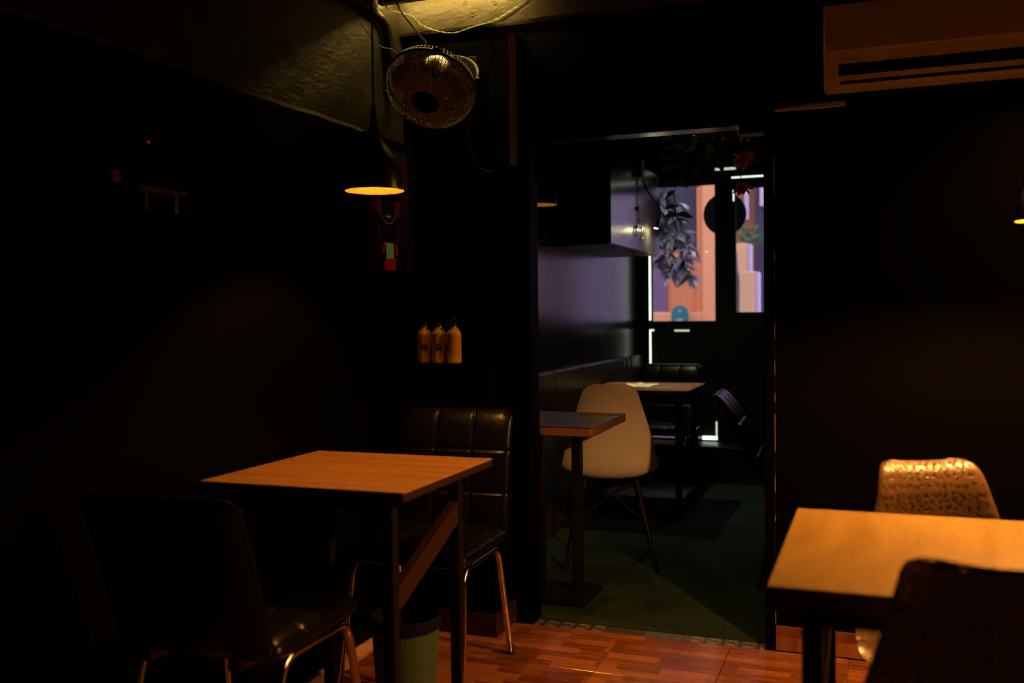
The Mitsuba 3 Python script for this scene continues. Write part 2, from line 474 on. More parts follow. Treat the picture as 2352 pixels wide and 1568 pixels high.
def beam():
    n = 90
    xs = np.linspace(-1.78, 2.9, n)
    pr = [(YW + 0.05, 2.30), (3.455, 2.303), (3.45, 2.312), (3.45, 2.40), (3.45, 2.55), (3.45, CEIL), (YW + 0.05, CEIL)]
    v, f = [], []
    for i, x in enumerate(xs):
        for k, (y, z) in enumerate(pr):
            w = (rng.random() - 0.5) * 0.006 if k in (1, 2) else 0
            v.append((x, y + 0.5 * w, z + w))
    m = len(pr)
    for i in range(n - 1):
        for k in range(m - 1):
            a, b = i * m + k, i * m + k + 1
            f.append((a, b, b + m, a + m))
    return tm(v, f)


struct('trim_1', beam(), 'mat_plaster', label='rough black beam over the doorway lit from above')
holes = []
for x, z in ((-1.485, 2.402), (-1.452, 2.352), (-1.36, 2.385)):
    h = lathe([(0.0, 0.0005), (0.0045, 0.0006), (0.0075, 0.003), (0.0095, 0.0005)], 10)
    k = put('trim_1__screw_hole', move(h, (x, 3.45, z), 0, np.array([[1, 0, 0], [0, 0, -1], [0, 1, 0]])), 'mat_plaster', True)
# skirting of the same tile at the foot of the right-hand wall
for i in range(4):
    x0 = OX1 + 0.036 + i * 0.398
    m = box(x0, x0 + 0.396, YW - 0.012, YW + 0.002, 0.0, 0.085, 0.0015)
    q = np.array(m.vertices)
    put('baseboard_back' if i == 0 else 'baseboard_back__tile', m, 'mat_floor_tile', uv=np.stack([(q[:, 0] - x0) / 0.398 + i, q[:, 2] / 0.398 + 40], 1))
labels['baseboard_back'] = {'kind': 'structure'}
struct('ceiling', box(-1.9, 3.0, -1.6, YW + 0.1, CEIL, CEIL + 0.08), 'mat_dead_black')
struct('wall_right', box(2.9, 3.0, -1.6, YW, 0, CEIL), 'mat_dead_black')
struct('wall_front', box(-1.9, 3.0, -1.7, -1.6, 0, CEIL), 'mat_dead_black')

# ------------------------------------------------------------------ the setting: back room
YB = 7.0
CB = 2.55
XB = -1.645
struct('carpet', box(-1.8, 1.2, 3.522, YB + 0.1, -0.03, 0.004), 'mat_carpet', label='dark green carpet in the back room')
struct('wall_back_left', box(XB - 0.1, XB, YW + TH, YB, 0.886, CB), 'mat_gloss_wall', label='glossy black wall of the back room beside the small table')


def low_panel():
    n = 60
    ys = np.linspace(YW + TH, YB, n)
    pr = [(XB - 0.05, 0.88), (XB, 0.886), (XB + 0.026, 0.884), (XB + 0.032, 0.876), (XB + 0.03, 0.0), (XB - 0.05, 0)]
    v, f = [], []
    for y in ys:
        for k, (x, z) in enumerate(pr):
            w = (rng.random() - 0.5) * 0.006 if k in (2, 3) else 0
            v.append((x + w, y, z + 0.6 * w))
    m = len(pr)
    for i in range(n - 1):
        for k in range(m - 1):
            a, b = i * m + k, i * m + k + 1
            f.append((a, a + m, b + m, b))
    return tm(v, f)


put('wall_back_left__wainscot', low_panel(), 'mat_wainscot')
struct('ceiling_back', box(-1.8, 1.2, YW + TH, YB + 0.1, CB, CB + 0.08), 'mat_dead_black')
struct('wall_back_right', box(0.9, 1.0, YW + TH, YB, 0, CB), 'mat_dead_black')
# end wall: door, post, window
DX0, DX1, WX0, WX1 = -1.556, -1.075, -0.948, 0.15
struct('wall_end', cat(box(-1.75, DX0 - 0.008, YB, YB + 0.09, 0, CB), box(DX1 + 0.005, WX0, YB, YB + 0.09, 0, CB),
                       box(DX0 - 0.01, DX1 + 0.01, YB, YB + 0.09, 2.125, CB), box(DX0 - 0.01, DX1 + 0.01, YB, YB + 0.09, 0, 0.262),
                       box(WX0, WX1, YB, YB + 0.09, 0, 1.178), box(WX0, WX1, YB, YB + 0.09, 2.082, CB), box(WX1, 1.0, YB, YB + 0.09, 0, CB)), 'mat_dead_black')
struct('door_1', cat(box(DX0, DX1, YB + 0.02, YB + 0.06, 0.285, 1.052, 0.002), box(DX0, DX1, YB + 0.024, YB + 0.06, 1.05, 1.07), box(DX0, DX1, YB + 0.02, YB + 0.06, 1.066, 1.128, 0.002),
                     box(DX0, DX0 + 0.012, YB + 0.02, YB + 0.06, 1.128, 2.12), box(DX1 - 0.008, DX1, YB + 0.02, YB + 0.06, 1.128, 2.12), box(DX0, DX1, YB + 0.02, YB + 0.06, 2.112, 2.122)), 'mat_dead_black', label='black glazed door to the street')
put('door_1__pane', sheet([[(DX0 + 0.01, YB + 0.04, 1.126), (DX0 + 0.01, YB + 0.04, 2.114)], [(DX1 - 0.006, YB + 0.04, 1.126), (DX1 - 0.006, YB + 0.04, 2.114)]]), 'mat_pane')
struct('window_1', cat(box(WX0, WX0 + 0.012, YB + 0.02, YB + 0.06, 1.178, 2.082), box(WX0, WX1, YB + 0.02, YB + 0.06, 1.178, 1.188), box(WX0, WX1, YB + 0.02, YB + 0.06, 2.074, 2.082), box(WX1 - 0.01, WX1, YB + 0.02, YB + 0.06, 1.178, 2.082)), 'mat_dead_black')
put('window_1__pane', sheet([[(WX0 + 0.01, YB + 0.04, 1.186), (WX0 + 0.01, YB + 0.04, 2.076)], [(WX1 - 0.01, YB + 0.04, 1.186), (WX1 - 0.01, YB + 0.04, 2.076)]]), 'mat_pane')
# emissive strips stand in for the bright slits round door and window
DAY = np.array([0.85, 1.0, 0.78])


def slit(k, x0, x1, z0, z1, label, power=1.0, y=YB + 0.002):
    single('stand_in_strip', box(x0, x1, y - 0.012, y, z0, z1, 0.0015), 'mat_paper', label, 'light', group=None, emitter=emit(SLIT * power, DAY, 0.06))


slit(0, DX0 - 0.006, DX0 + 0.008, 1.135, 1.61, 'tall glowing stand-in strip along the left edge of the glazed street door')
slit(1, DX0 - 0.005, DX0 + 0.007, 0.80, 1.068, 'short glowing stand-in strip along the left edge of the door panel, below the glass')
slit(2, DX0 + 0.008, DX0 + 0.03, 1.056, 1.070, 'tiny glowing stand-in strip at the upper left corner of the door panel', 0.7)
slit(3, DX0 + 0.18, DX0 + 0.29, 1.052, 1.066, 'short level glowing stand-in strip under the sill of the street door', 0.35)
slit(4, DX1 - 0.10, DX1 + 0.006, 0.268, 0.292, 'short bright stand-in strip under the street door', 2.0)
slit(5, DX1 - 0.004, DX1 + 0.006, 0.292, 0.40, 'glowing stand-in strip at the lower right edge of the street door', 0.5)
slit(6, DX1 - 0.002, DX1 + 0.006, 0.52, 0.60, 'small glowing stand-in strip at the right edge of the street door, by the black chair', 0.5)
slit(7, WX0 - 0.012, -0.50, 2.142, 2.154, 'long thin glowing stand-in strip above the right-hand window', 0.8)
slit(8, -1.075, -0.93, 2.205, 2.222, 'short glowing stand-in strip high above the post beside the flowers', 0.4)
slit(9, WX0 - 0.002, WX0 + 0.007, 1.98, 2.06, 'little glowing stand-in strip at the upper left edge of the window', 0.8)
# step in front of the door
struct('trim_2', box(-1.60, -0.70, 6.72, YB, 0.0, 0.255, 0.006), 'mat_black_trim', label='black step in front of the street door')

# ------------------------------------------------------------------ pendant lamps
OUT = [(0.0875, 0.0), (0.0868, 0.02), (0.0835, 0.045), (0.076, 0.072), (0.066, 0.092), (0.052, 0.11), (0.038, 0.128), (0.026, 0.147), (0.017, 0.168), (0.0115, 0.195), (0.0078, 0.23), (0.006, 0.25)]


def pendant(x, y, z, top, power, label, bulb_z=0.085, wide=1.0, pick=2.0, bulb_r=0.022):
    t = thing('pendant_lamp', label, 'lamp', 'bottle-shaped pendant lamps')
    sc = lambda p: [(r * wide, h) for r, h in p]
    o = sc(OUT)
    outer = lathe(o[::-1] + [(o[0][0] - 0.0012, -0.0005)], 56)
    put(t + '__shade', move(outer, (x, y, z)), 'mat_shade_out', True)
    inn = [(r - 0.002, h) for r, h in o[:9]]
    put(t + '__inner_lining', move(lathe([(inn[0][0] + 0.001, -0.0004)] + inn + [(0.0005, inn[-1][1] + 0.002)], 56), (x, y, z)), 'mat_shade_in', True)
    b = trimesh.creation.icosphere(3, bulb_r)
    put(t + '__bulb', move(b, (x, y, z + bulb_z)), 'mat_paper', True, emitter=emit(power, pick=pick))
    put(t + '__socket', move(lathe([(0.001, 0.16), (0.011, 0.16), (0.011, bulb_z + bulb_r - 0.003), (0.001, bulb_z + bulb_r - 0.003)], 16), (x, y, z)), 'mat_black_plastic', True)
    put(t + '__cord', tube([(x, y, z + 0.245), (x, y, (z + top) / 2), (x, y, top)], 0.0032), 'mat_black_plastic', True)
    return t


pendant(-1.365, 2.49, 1.561, CEIL, P_LEFT, 'black bottle-shaped pendant lamp hanging over the left wooden table', 0.074, bulb_r=0.014)
pendant(-1.535, 4.455, 1.727, CB, P_BACK, 'black pendant lamp in the back room cut off by the door jamb')
pendant(0.377, 2.40, 1.391, CEIL, P_RIGHT, 'pendant lamp at the right edge of the picture over the right wooden table', 0.0245, pick=3.0, bulb_r=0.012)
pendant(1.0, 3.2, 1.96, CEIL, P_SIDE, 'pendant lamp hanging below the far end of the air conditioner', 0.026)

# ------------------------------------------------------------------ cove light on the beam
t = thing('light_fixture', 'long brown light box fixed along the beam in the upper left corner', 'light')
put(t + '__housing', cat(box(-1.768, -0.55, 3.27, 3.30, 2.378, 2.56, 0.003), box(-1.768, -0.55, 3.30, 3.44, 2.545, 2.56)), 'mat_board')
put(t + '__tube', tube([(-1.765, 3.375, 2.432), (-1.28, 3.375, 2.432)], 0.012, 12), 'mat_paper', True, emitter=emit(COVE_POWER, COVE))

# ------------------------------------------------------------------ tables


def z_table(x0, x1, y0, y1, top_mat, edge_mat, label, group=None, th=0.026, h=0.753, brace=True, leg=0.034, inset=0.05, shelf=False, right_only=False):
    t = thing('table', label, 'table', group)
    put(t + '__tabletop', box(x0, x1, y0, y1, h - 0.004, h, 0.0015), top_mat)
    e = 0.0008
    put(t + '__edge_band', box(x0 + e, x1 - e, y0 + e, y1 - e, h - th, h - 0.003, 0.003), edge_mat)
    xs, ys = (x0 + inset, x1 - inset - leg), (y0 + inset, y1 - inset - leg)
    for x in xs:
        for y in ys:
            put(t + '__leg', box(x, x + leg, y, y + leg, 0.006, h - th, 0.002), 'mat_leg_black')
    for y in ys:
        put(t + '__apron', box(xs[0] + leg, xs[1], y + 0.008, y + leg - 0.008, h - th - 0.04, h - th), 'mat_leg_black')
    if brace:
        for x in (xs[1:] if right_only else xs):
            a, b = ys[1] + 0.004, ys[0] + leg - 0.004
            w = 0.028
            pts = []
            for xx in (x + 0.004, x + leg - 0.004):
                pts += [(xx, a, 0.635), (xx, a, 0.57), (xx, b, 0.475), (xx, b, 0.41)]
            put(t + '__brace', hull(pts), 'mat_brace')
    if shelf:
        put(t + '__foot_shelf', box(xs[0], xs[1] + leg, ys[0] + leg, ys[1], 0.10, 0.125, 0.003), 'mat_brace')
    for k, x in enumerate(xs):
        for y in ys:
            put(t + '__foot', box(x - 0.002, x + leg + 0.002, y - 0.002, y + leg + 0.002, 0.0012, 0.012, 0.002), 'mat_black_plastic')
    return t


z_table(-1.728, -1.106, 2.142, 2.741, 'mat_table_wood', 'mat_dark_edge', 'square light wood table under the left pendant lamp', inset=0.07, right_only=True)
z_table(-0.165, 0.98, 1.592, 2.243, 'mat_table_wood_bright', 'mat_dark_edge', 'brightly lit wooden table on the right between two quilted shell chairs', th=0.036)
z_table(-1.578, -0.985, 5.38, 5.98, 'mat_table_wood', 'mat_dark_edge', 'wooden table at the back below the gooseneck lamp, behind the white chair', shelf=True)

# small dark-topped table in the doorway
t = thing('table', 'small dark-topped table with a wooden edge just inside the back room', 'table')
put(t + '__tabletop', box(-1.60, -1.03, 3.575, 4.13, 0.749, 0.753, 0.001), 'mat_grey_top')
put(t + '__edge_band', box(-1.599, -1.031, 3.576, 4.129, 0.717, 0.7495, 0.002), 'mat_edge_band')
for x, y, w in ((-1.345, 3.80, 0.085), (-1.165, 3.83, 0.04)):
    put(t + '__post', box(x - w / 2, x + w / 2, y - 0.02, y + 0.02, 0.03, 0.718, 0.003), 'mat_leg_black')
put(t + '__base', box(-1.47, -1.10, 3.70, 3.97, 0.005, 0.032, 0.004), 'mat_leg_black')

# ------------------------------------------------------------------ shell chairs


def shell(w_scale=1.0, thick=0.006, star=False, nu=60, nv=33):
    """Chair facing +y, origin on the floor under the middle."""
    ctrl = np.array([(0.215, 0.415), (0.20, 0.434), (0.12, 0.428), (0.0, 0.415), (-0.10, 0.412), (-0.165, 0.425), (-0.205, 0.47), (-0.228, 0.55), (-0.250, 0.66), (-0.272, 0.77), (-0.292, 0.868)])
    if star:
        ctrl[6:] = [(-0.212, 0.47), (-0.238, 0.55), (-0.250, 0.66), (-0.256, 0.77), (-0.290, 0.872)]
        ctrl = np.vstack([ctrl[:-1], [(-0.259, 0.815), (-0.272, 0.850), (-0.300, 0.868)]])
    c = spline(np.c_[np.zeros(len(ctrl)), ctrl], 10)[:, 1:]
    s = np.r_[0, np.cumsum(np.linalg.norm(np.diff(c, axis=0), axis=1))]
    L = s[-1]
    st = np.linspace(0, L, nu)
    y, z = np.interp(st, s, c[:, 0]), np.interp(st, s, c[:, 1])
    u = st / L
    half = np.interp(u, [0, 0.1, 0.35, 0.5, 0.6, 0.72, 0.86, 1.0], [0.205, 0.215, 0.224, 0.227, 0.214, 0.187, 0.150, 0.114]) * w_scale
    kk = max(3, nu // 20) * 2 + 1
    half = np.convolve(np.pad(half, kk // 2, 'edge'), np.ones(kk) / kk, 'valid')
    for d, r in ((st, 0.07), (L - st, 0.05)):
        m = d < r
        half[m] -= r - np.sqrt(np.maximum(r * r - (r - d[m])**2, 0))
    curl = np.interp(u, [0, 0.1, 0.3, 0.5, 0.65, 0.85, 1.0], [0.012, 0.026, 0.04, 0.058, 0.048, 0.030, 0.012])
    t = np.linspace(-1, 1, nv)
    ty, tz = np.gradient(y), np.gradient(z)
    q = np.hypot(ty, tz)
    ny, nz = tz / q, -ty / q       # towards the sitter
    P = np.zeros((nu, nv, 3))
    P[..., 0] = half[:, None] * t
    e = curl[:, None] * np.abs(t)**2.6
    P[..., 1] = y[:, None] + ny[:, None] * e
    P[..., 2] = z[:, None] + nz[:, None] * e
    n = np.cross(np.gradient(P, axis=1), np.gradient(P, axis=0))
    n /= np.linalg.norm(n, axis=2, keepdims=True) + 1e-12
    if n[nu // 6, nv // 2, 2] < 0:
        n = -n
    rim = np.maximum(1 - np.abs(t)**14, 0)[None, :, None] * np.minimum(1, np.minimum(st, L - st) / 0.006)[:, None, None]
    A, B = P + n * thick * rim, P - n * thick * 0.6 * rim
    if star:
        rel = star_relief(half[:, None] * t / 0.0235 + 40, np.broadcast_to(st[:, None], (nu, nv)) / 0.0235 + 40)[..., None] * np.minimum(rim, 1)
        A, B = A + n * rel, B - n * rel
    uvg = np.stack([np.broadcast_to(half[:, None] * t, (nu, nv)), np.broadcast_to(st[:, None], (nu, nv))], -1).reshape(-1, 2) / 0.021
    m1, m2 = sheet(A), sheet(B)
    m = cat(m1, tm(m2.vertices, m2.faces[:, ::-1]))
    return m, np.vstack([uvg, uvg])


def shell_chair(loc, rz, mat, label, group=None, thick=0.006, s=1.0):
    t = thing('shell_chair', label, 'chair', group)
    star = mat == 'mat_star_cover'
    m, uv = shell(thick=thick, star=star, nu=460, nv=261) if star else shell(thick=thick)
    m.apply_scale(s)
    put(t + '__shell', move(m, loc, rz), mat, True, uv=uv)
    for sx in (-1, 1):
        for top, foot in (((0.12 * sx, 0.11, 0.405), (0.21 * sx, 0.20, 0.004)), ((0.12 * sx, -0.10, 0.402), (0.21 * sx, -0.235, 0.004))):
            p = np.linspace(np.array(top) * s, np.array(foot) * [s, s, 1], 5)
            put(t + '__leg', move(tube(p, np.linspace(0.017, 0.011, 5), 10), loc, rz), 'mat_leg_black', True)
    cr = [tube(np.array([(0.125 * a, 0.115 * b, 0.385), (-0.155 * a, -0.15 * b, 0.22)]) * s, 0.004, 6) for a in (-1, 1) for b in (-1, 1)]
    put(t + '__brace_wires', move(cat(*cr), loc, rz), 'mat_black_metal', True)
    put(t + '__seat_mount', move(cat(tube(np.array([(-0.12, 0.11, 0.398), (-0.12, -0.10, 0.396)]) * s, 0.009), tube(np.array([(0.12, 0.11, 0.398), (0.12, -0.10, 0.396)]) * s, 0.009), tube(np.array([(-0.12, 0.0, 0.398), (0.12, 0.0, 0.398)]) * s, 0.008)), loc, rz), 'mat_black_metal', True)
    return t


shell_chair((-1.204, 4.50, 0.004), 0.27, 'mat_white_shell', 'white moulded plastic shell chair with black legs seen through the doorway')
shell_chair((0.222, 2.177, 0.0006), math.pi + 0.44, 'mat_star_cover', 'quilted shell chair with star creases facing us across the bright right table', thick=0.012, s=0.965)
shell_chair((0.182, 1.67, 0.0006), -0.11, 'mat_star_cover', 'dark back of a quilted shell chair in the lower right corner, nearest to us', thick=0.012, s=0.982)

# ------------------------------------------------------------------ leather chairs with chrome frames


def cushion(w, h, th, nc, nr, groove=0.007, sig=0.0042, n=110, p=10, roll=0.0):
    a = np.linspace(-1, 1, n)
    a = np.sign(a) * np.abs(a)**0.85
    U, V = np.meshgrid(a, a, indexing='ij')
    e = np.sqrt(np.maximum(1 - np.abs(U)**p, 0)) * np.sqrt(np.maximum(1 - np.abs(V)**p, 0))
    x, y = U * w / 2, V * h / 2
    rr = 0.035
    # rounded corners
    cx, cy = np.maximum(np.abs(x) - (w / 2 - rr), 0), np.maximum(np.abs(y) - (h / 2 - rr), 0)
    d = np.hypot(cx, cy)
    both = (cx > 0) & (cy > 0)
    k = np.where(both, np.minimum(1, np.maximum(cx, cy) / np.maximum(d, 1e-9)), 1)
    x = np.sign(x) * (np.minimum(np.abs(x), w / 2 - rr) + cx * k)
    y = np.sign(y) * (np.minimum(np.abs(y), h / 2 - rr) + cy * k)
    g = np.zeros_like(x)
    for i in range(1, nc):
        g = np.maximum(g, np.exp(-np.abs((x - (-w / 2 + w * i / nc)) / sig)**1.3))
    for i in range(1, nr):
        g = np.maximum(g, np.exp(-np.abs((y - (-h / 2 + h * i / nr)) / sig)**1.3))
    puff = 0.0025 * np.abs(np.sin(math.pi * (x / w + 0.5) * nc) * np.sin(math.pi * (y / h + 0.5) * nr))**0.5
    z1 = e * (th / 2 + puff - groove * g)
    z0 = -e * (th / 2) + e * 0.5 * groove * g * 0
    bend = roll * (np.maximum(0, V - 0.2) / 0.8)**2
    A, B = np.stack([x, y, z1 + bend], -1), np.stack([x, y, z0 + bend], -1)
    m1, m2 = sheet(A), sheet(B)
    return cat(tm(m1.vertices, m1.faces), tm(m2.vertices, m2.faces[:, ::-1]))


def leather_chair(loc, rz, label, group=None, recline=0.19, back_h=0.445, chrome='mat_chrome', rows=3):
    """Faces +y; origin on the floor."""
    t = thing('leather_chair', label, 'chair', group)
    seat = cushion(0.43, 0.43, 0.06, 3, 3)
    seat.apply_translation([0, 0, 0.435])
    put(t + '__seat', move(seat, loc, rz), 'mat_leather', True)
    back = cushion(0.42, back_h, 0.045, 3, rows, roll=-0.018)
    # local: x right, y up the back, z to the sitter
    c, s = math.cos(recline), math.sin(recline)
    R = np.array([[1, 0, 0], [0, -s, c], [0, c, s]])
    back = move(back, (0, -0.205 - s * back_h / 2, 0.425 + c * back_h / 2), 0, R)
    back.invert()
    put(t + '__backrest', move(back, loc, rz), 'mat_leather', True)
    for sx in (-1, 1):
        p = fillet([(0.212 * sx, 0.235, 0.006), (0.192 * sx, 0.16, 0.40), (0.192 * sx, -0.15, 0.405), (0.20 * sx, -0.255, 0.006)], 0.055, 9)
        k = put(t + '__side_frame', move(tube(p, 0.0115, 12), loc, rz), chrome, True)
        note(k, 'chrome tube leg frame')
        for q in (p[0], p[-1]):
            put(t + '__foot_cap', move(lathe([(0.001, 0.03), (0.0128, 0.03), (0.0128, 0.0), (0.001, 0.0)], 14), np.array(loc) + np.array([q[0] * math.cos(rz) - q[1] * math.sin(rz), q[0] * math.sin(rz) + q[1] * math.cos(rz), 0.0])), 'mat_black_plastic', True)
    for y in (0.11, -0.11):
        put(t + '__cross_bar', move(tube([(-0.192, y, 0.397), (0.192, y, 0.397)], 0.009), loc, rz), chrome, True)
    b0 = np.array([0, -0.205 - 0.012 - s * 0.02, 0.425])
    for sx in (-1, 1):
        put(t + '__back_bracket', move(hull([(sx * 0.12 + d, -0.10, 0.392 + e) for d in (-0.015, 0.015) for e in (0, 0.008)] + [(sx * 0.12 + d, -0.235, 0.40 + e) for d in (-0.015, 0.015) for e in (0, 0.03)]), loc, rz), 'mat_black_metal')
    return t


leather_chair((-1.395, 2.87, 0.0008), math.pi + 0.03, 'black quilted leather chair with chrome legs behind the left table, by the bottles', recline=0.16)
leather_chair((-1.48, 2.005, 0.0008), 0.04, 'black leather chair with chrome legs in the dark lower left corner, nearest to us', recline=0.30, back_h=0.41)
leather_chair((-0.225, 4.42, 0.0045), -math.pi / 2 + 0.05, 'black leather chair with its back to us at the right side of the doorway', recline=0.50, back_h=0.47, chrome='mat_black_metal')
leather_chair((-1.31, 6.25, 0.0045), math.pi, 'black quilted leather chair behind the back table, below the street door', recline=0.14, back_h=0.42, chrome='mat_black_metal')

# ------------------------------------------------------------------ black box with bottles
t = thing('box_cabinet', 'black box unit in the corner carrying three yellow bottles', 'cabinet')
put(t + '__body', box(XL + 0.001, -1.315, 3.275, YW - 0.001, 0.086, 1.012, 0.006), 'mat_black_wall')
put(t + '__skirting', box(XL + 0.001, -1.31, 3.268, YW - 0.001, 0.001, 0.085, 0.002), 'mat_dark_edge')

BOT = [(0.001, 0.0), (0.024, 0.0), (0.0275, 0.003), (0.0285, 0.008), (0.0285, 0.108), (0.0275, 0.114), (0.0235, 0.121), (0.0175, 0.128), (0.0148, 0.132), (0.0146, 0.139)]


def wrap(m, r, ang0, z0):
    """Lay a flat mesh (x along, y up, z out) on a cylinder of radius r about z."""
    v = np.array(m.vertices)
    a = ang0 + v[:, 0] / r
    return tm(np.stack([(r + v[:, 2]) * np.cos(a), (r + v[:, 2]) * np.sin(a), z0 + v[:, 1]], 1), m.faces)


def disc_part(r, lo, hi, off):
    ys = np.linspace(max(lo, -0.999 * r), min(hi, 0.999 * r), 14)
    xs = np.linspace(-1, 1, 11)
    return sheet([[(x * math.sqrt(max(r * r - y * y, 0)), y, off) for x in xs] for y in ys])


for i, (x, ang, lab) in enumerate(((-1.628, 0.42, 'leftmost of the three yellow metal bottles on the black box'), (-1.566, 0.35, 'middle one of the three yellow metal bottles on the black box'), (-1.503, -0.95, 'rightmost of the three yellow metal bottles on the black box'))):
    t = thing('bottle', lab, 'bottle', 'yellow bottles on the black box')
    L = (x, 3.345, 1.0125)
    put(t + '__body', move(lathe(BOT, 48), L), 'mat_bottle', 35)
    put(t + '__collar', move(lathe([(0.0146, 0.137), (0.0158, 0.1375), (0.0158, 0.1405), (0.012, 0.141)], 28), L), 'mat_steel', 30)
    put(t + '__cap', move(lathe([(0.0135, 0.1405), (0.0135, 0.1495), (0.012, 0.1512), (0.001, 0.152)], 28), L), 'mat_black_plastic', 30)
    ring = trimesh.creation.torus(0.0095, 0.0032, major_sections=28, minor_sections=10)
    ring.apply_scale([1.15, 1.0, 1.0])
    put(t + '__carry_loop', move(ring, (L[0], L[1], L[2] + 0.1615), 0.1 * (i - 1), np.array([[1, 0, 0], [0, 0, -1], [0, 1, 0]])), 'mat_black_plastic', True)
    a0 = -math.pi / 2 + ang
    r = 0.0286
    put(t + '__logo', cat(move(wrap(disc_part(0.0138, -0.02, 0.0, 0.0001), r, a0, 0.062), L), move(wrap(box(-0.0136, 0.0136, -0.001, 0.0008, 0.0, 0.0002), r, a0, 0.062), L)), 'mat_logo_dark', True)
    put(t + '__logo_top', move(wrap(disc_part(0.0138, 0.0005, 0.02, 0.0001), r, a0, 0.062), L), 'mat_logo_olive', True)
    tz = meshkit.text_mesh('Z', 0.0085, 0.0002, True)
    tz.apply_translation([-0.0150, 0.0006, 0.0003])
    sq = [box(-0.0085 + 0.0026 * q, -0.0070 + 0.0026 * q, 0.0012, 0.0012 + hq, 0.0003, 0.0005) for q, hq in enumerate((0.0038, 0.0046, 0.0036, 0.0042, 0.0036, 0.0040))]
    sq.append(box(-0.009, 0.0075, 0.0010, 0.0021, 0.0003, 0.0005))
    put(t + '__red_lettering', move(wrap(cat(tz, *sq), r, a0, 0.062), L), 'mat_logo_red')
    sq = [box(-0.0098 + 0.0022 * q, -0.0085 + 0.0022 * q, -0.0056, -0.0056 + hq, 0.0003, 0.0005) for q, hq in enumerate((0.0032, 0.0024, 0.0024, 0.0032, 0.0024, 0.0024, 0.0030, 0.0024))]
    put(t + '__pale_lettering', move(wrap(cat(*sq), r, a0, 0.062), L), 'mat_logo_white')

# ------------------------------------------------------------------ tall column box and its cable
def column(x0, x1, y0, y1, z0, z1, c):
    p = [(x0, y1), (x0, y0 + c), (x0 + 0.4 * c, y0), (x1 - 0.55 * c, y0), (x1, y0 + c), (x1, y1)]
    return hull([(a + dx, b, z) for a, b in p for z, dx in ((z0, 0), (z1, 0))])


t = thing('wall_casing', 'tall narrow black casing with slanted sides on the wall to the right of the fan', 'casing')
put(t + '__body', column(-1.364, -1.264, 3.385, YW - 0.001, 1.755, 2.247, 0.03), 'mat_black_trim')
put(t + '__top_cap', column(-1.366, -1.262, 3.383, YW - 0.001, 2.247, 2.253, 0.03), 'mat_steel')
k = put(t + '__side_bevel', hull([(-1.2805, 3.3835, 1.757), (-1.2635, 3.414, 1.757), (-1.2805, 3.3835, 2.245), (-1.2635, 3.414, 2.245), (-1.284, 3.39, 1.757), (-1.284, 3.39, 2.245), (-1.265, 3.42, 1.757), (-1.265, 3.42, 2.245)]), 'mat_bevel_lit')
put(t + '__side_bevel', hull([(-1.3525, 3.3835, 1.757), (-1.3645, 3.414, 1.757), (-1.3525, 3.3835, 2.245), (-1.3645, 3.414, 2.245), (-1.350, 3.39, 1.757), (-1.350, 3.39, 2.245), (-1.363, 3.42, 1.757), (-1.363, 3.42, 2.245)]), 'mat_bevel_lit')

# ------------------------------------------------------------------ wall fan
FC = np.array([-1.515, 3.20, 2.028])
to_eye = (EYE - FC) / np.linalg.norm(EYE - FC)
sd = -0.37 * np.array([0.935, 0.354, 0]) + np.array([0, 0, -0.93])
sd -= to_eye * (sd @ to_eye)
sd /= np.linalg.norm(sd)
NZ = math.cos(math.radians(43)) * to_eye + math.sin(math.radians(43)) * sd
NX = np.array([1.0, 0.0, 0.04])
NX -= NZ * (NX @ NZ)
NX /= np.linalg.norm(NX)
FM = np.stack([NX, np.cross(NZ, NX), NZ], 1)
FR = 0.165


def fanput(k, m, mat, smooth=True):
    return put(k, move(m, FC, 0, FM), mat, smooth)


t = thing('wall_fan', 'wall-mounted fan with a wire cage tilted down in the upper left corner', 'fan')


def grille(sign, depth, n, twist, r0):
    ms = []
    rr = np.r_[np.linspace(r0, 0.8 * FR, 5), FR * np.array([0.88, 0.94, 0.975, 0.995, 1.0])]
    zz = sign * depth * np.sqrt(np.maximum(1 - (rr / FR)**5, 0))
    zz[-1] = sign * 0.004
    for i in range(n):
        a = 2 * np.pi * i / n + twist * (rr - r0) / (FR - r0)
        ms.append(tube(np.stack([rr * np.cos(a), rr * np.sin(a), zz], 1), 0.0012, 4, False))
    for r in (r0, 0.66 * FR, 0.93 * FR):
        z = sign * depth * math.sqrt(max(1 - (r / FR)**5, 0))
        ms.append(move(trimesh.creation.torus(r, 0.0013, major_sections=60, minor_sections=5), (0, 0, z)))
    return cat(*ms)


fanput(t + '__front_grille', grille(1, 0.085, 84, 0.30, 0.048), 'mat_fan_wire')
fanput(t + '__rear_grille', grille(-1, 0.07, 72, -0.22, 0.06), 'mat_fan_wire')
fanput(t + '__rim_ring', trimesh.creation.torus(FR, 0.006, major_sections=72, minor_sections=10), 'mat_black_metal')
fanput(t + '__hub_cap', lathe([(0.001, 0.099), (0.02, 0.098), (0.039, 0.094), (0.05, 0.087), (0.05, 0.080), (0.001, 0.080)], 40), 'mat_dead_black')
for i in range(3):
    ra = np.linspace(0.02, 0.143, 12)
    P = []
    for r in ra:
        f = (r - 0.02) / 0.123
        wdt = 0.28 + 0.50 * math.sin(math.pi * min(1, 0.18 + 0.62 * f)) - 0.75 * max(0, f - 0.78)**1.2
        row = []
        for s in np.linspace(-1, 1, 11):
            a = s * wdt + 2 * np.pi * i / 3 + 1.95 + 0.25 * f
            row.append((r * math.cos(a), r * math.sin(a), 0.018 + 0.024 * s * (0.9 - 0.35 * f)))
        P.append(row)
    P = np.array(P)
    A, B = sheet(P), sheet(P - [0, 0, 0.002])
    fanput(t + '__blade', cat(A, tm(B.vertices, B.faces[:, ::-1])), 'mat_blade')
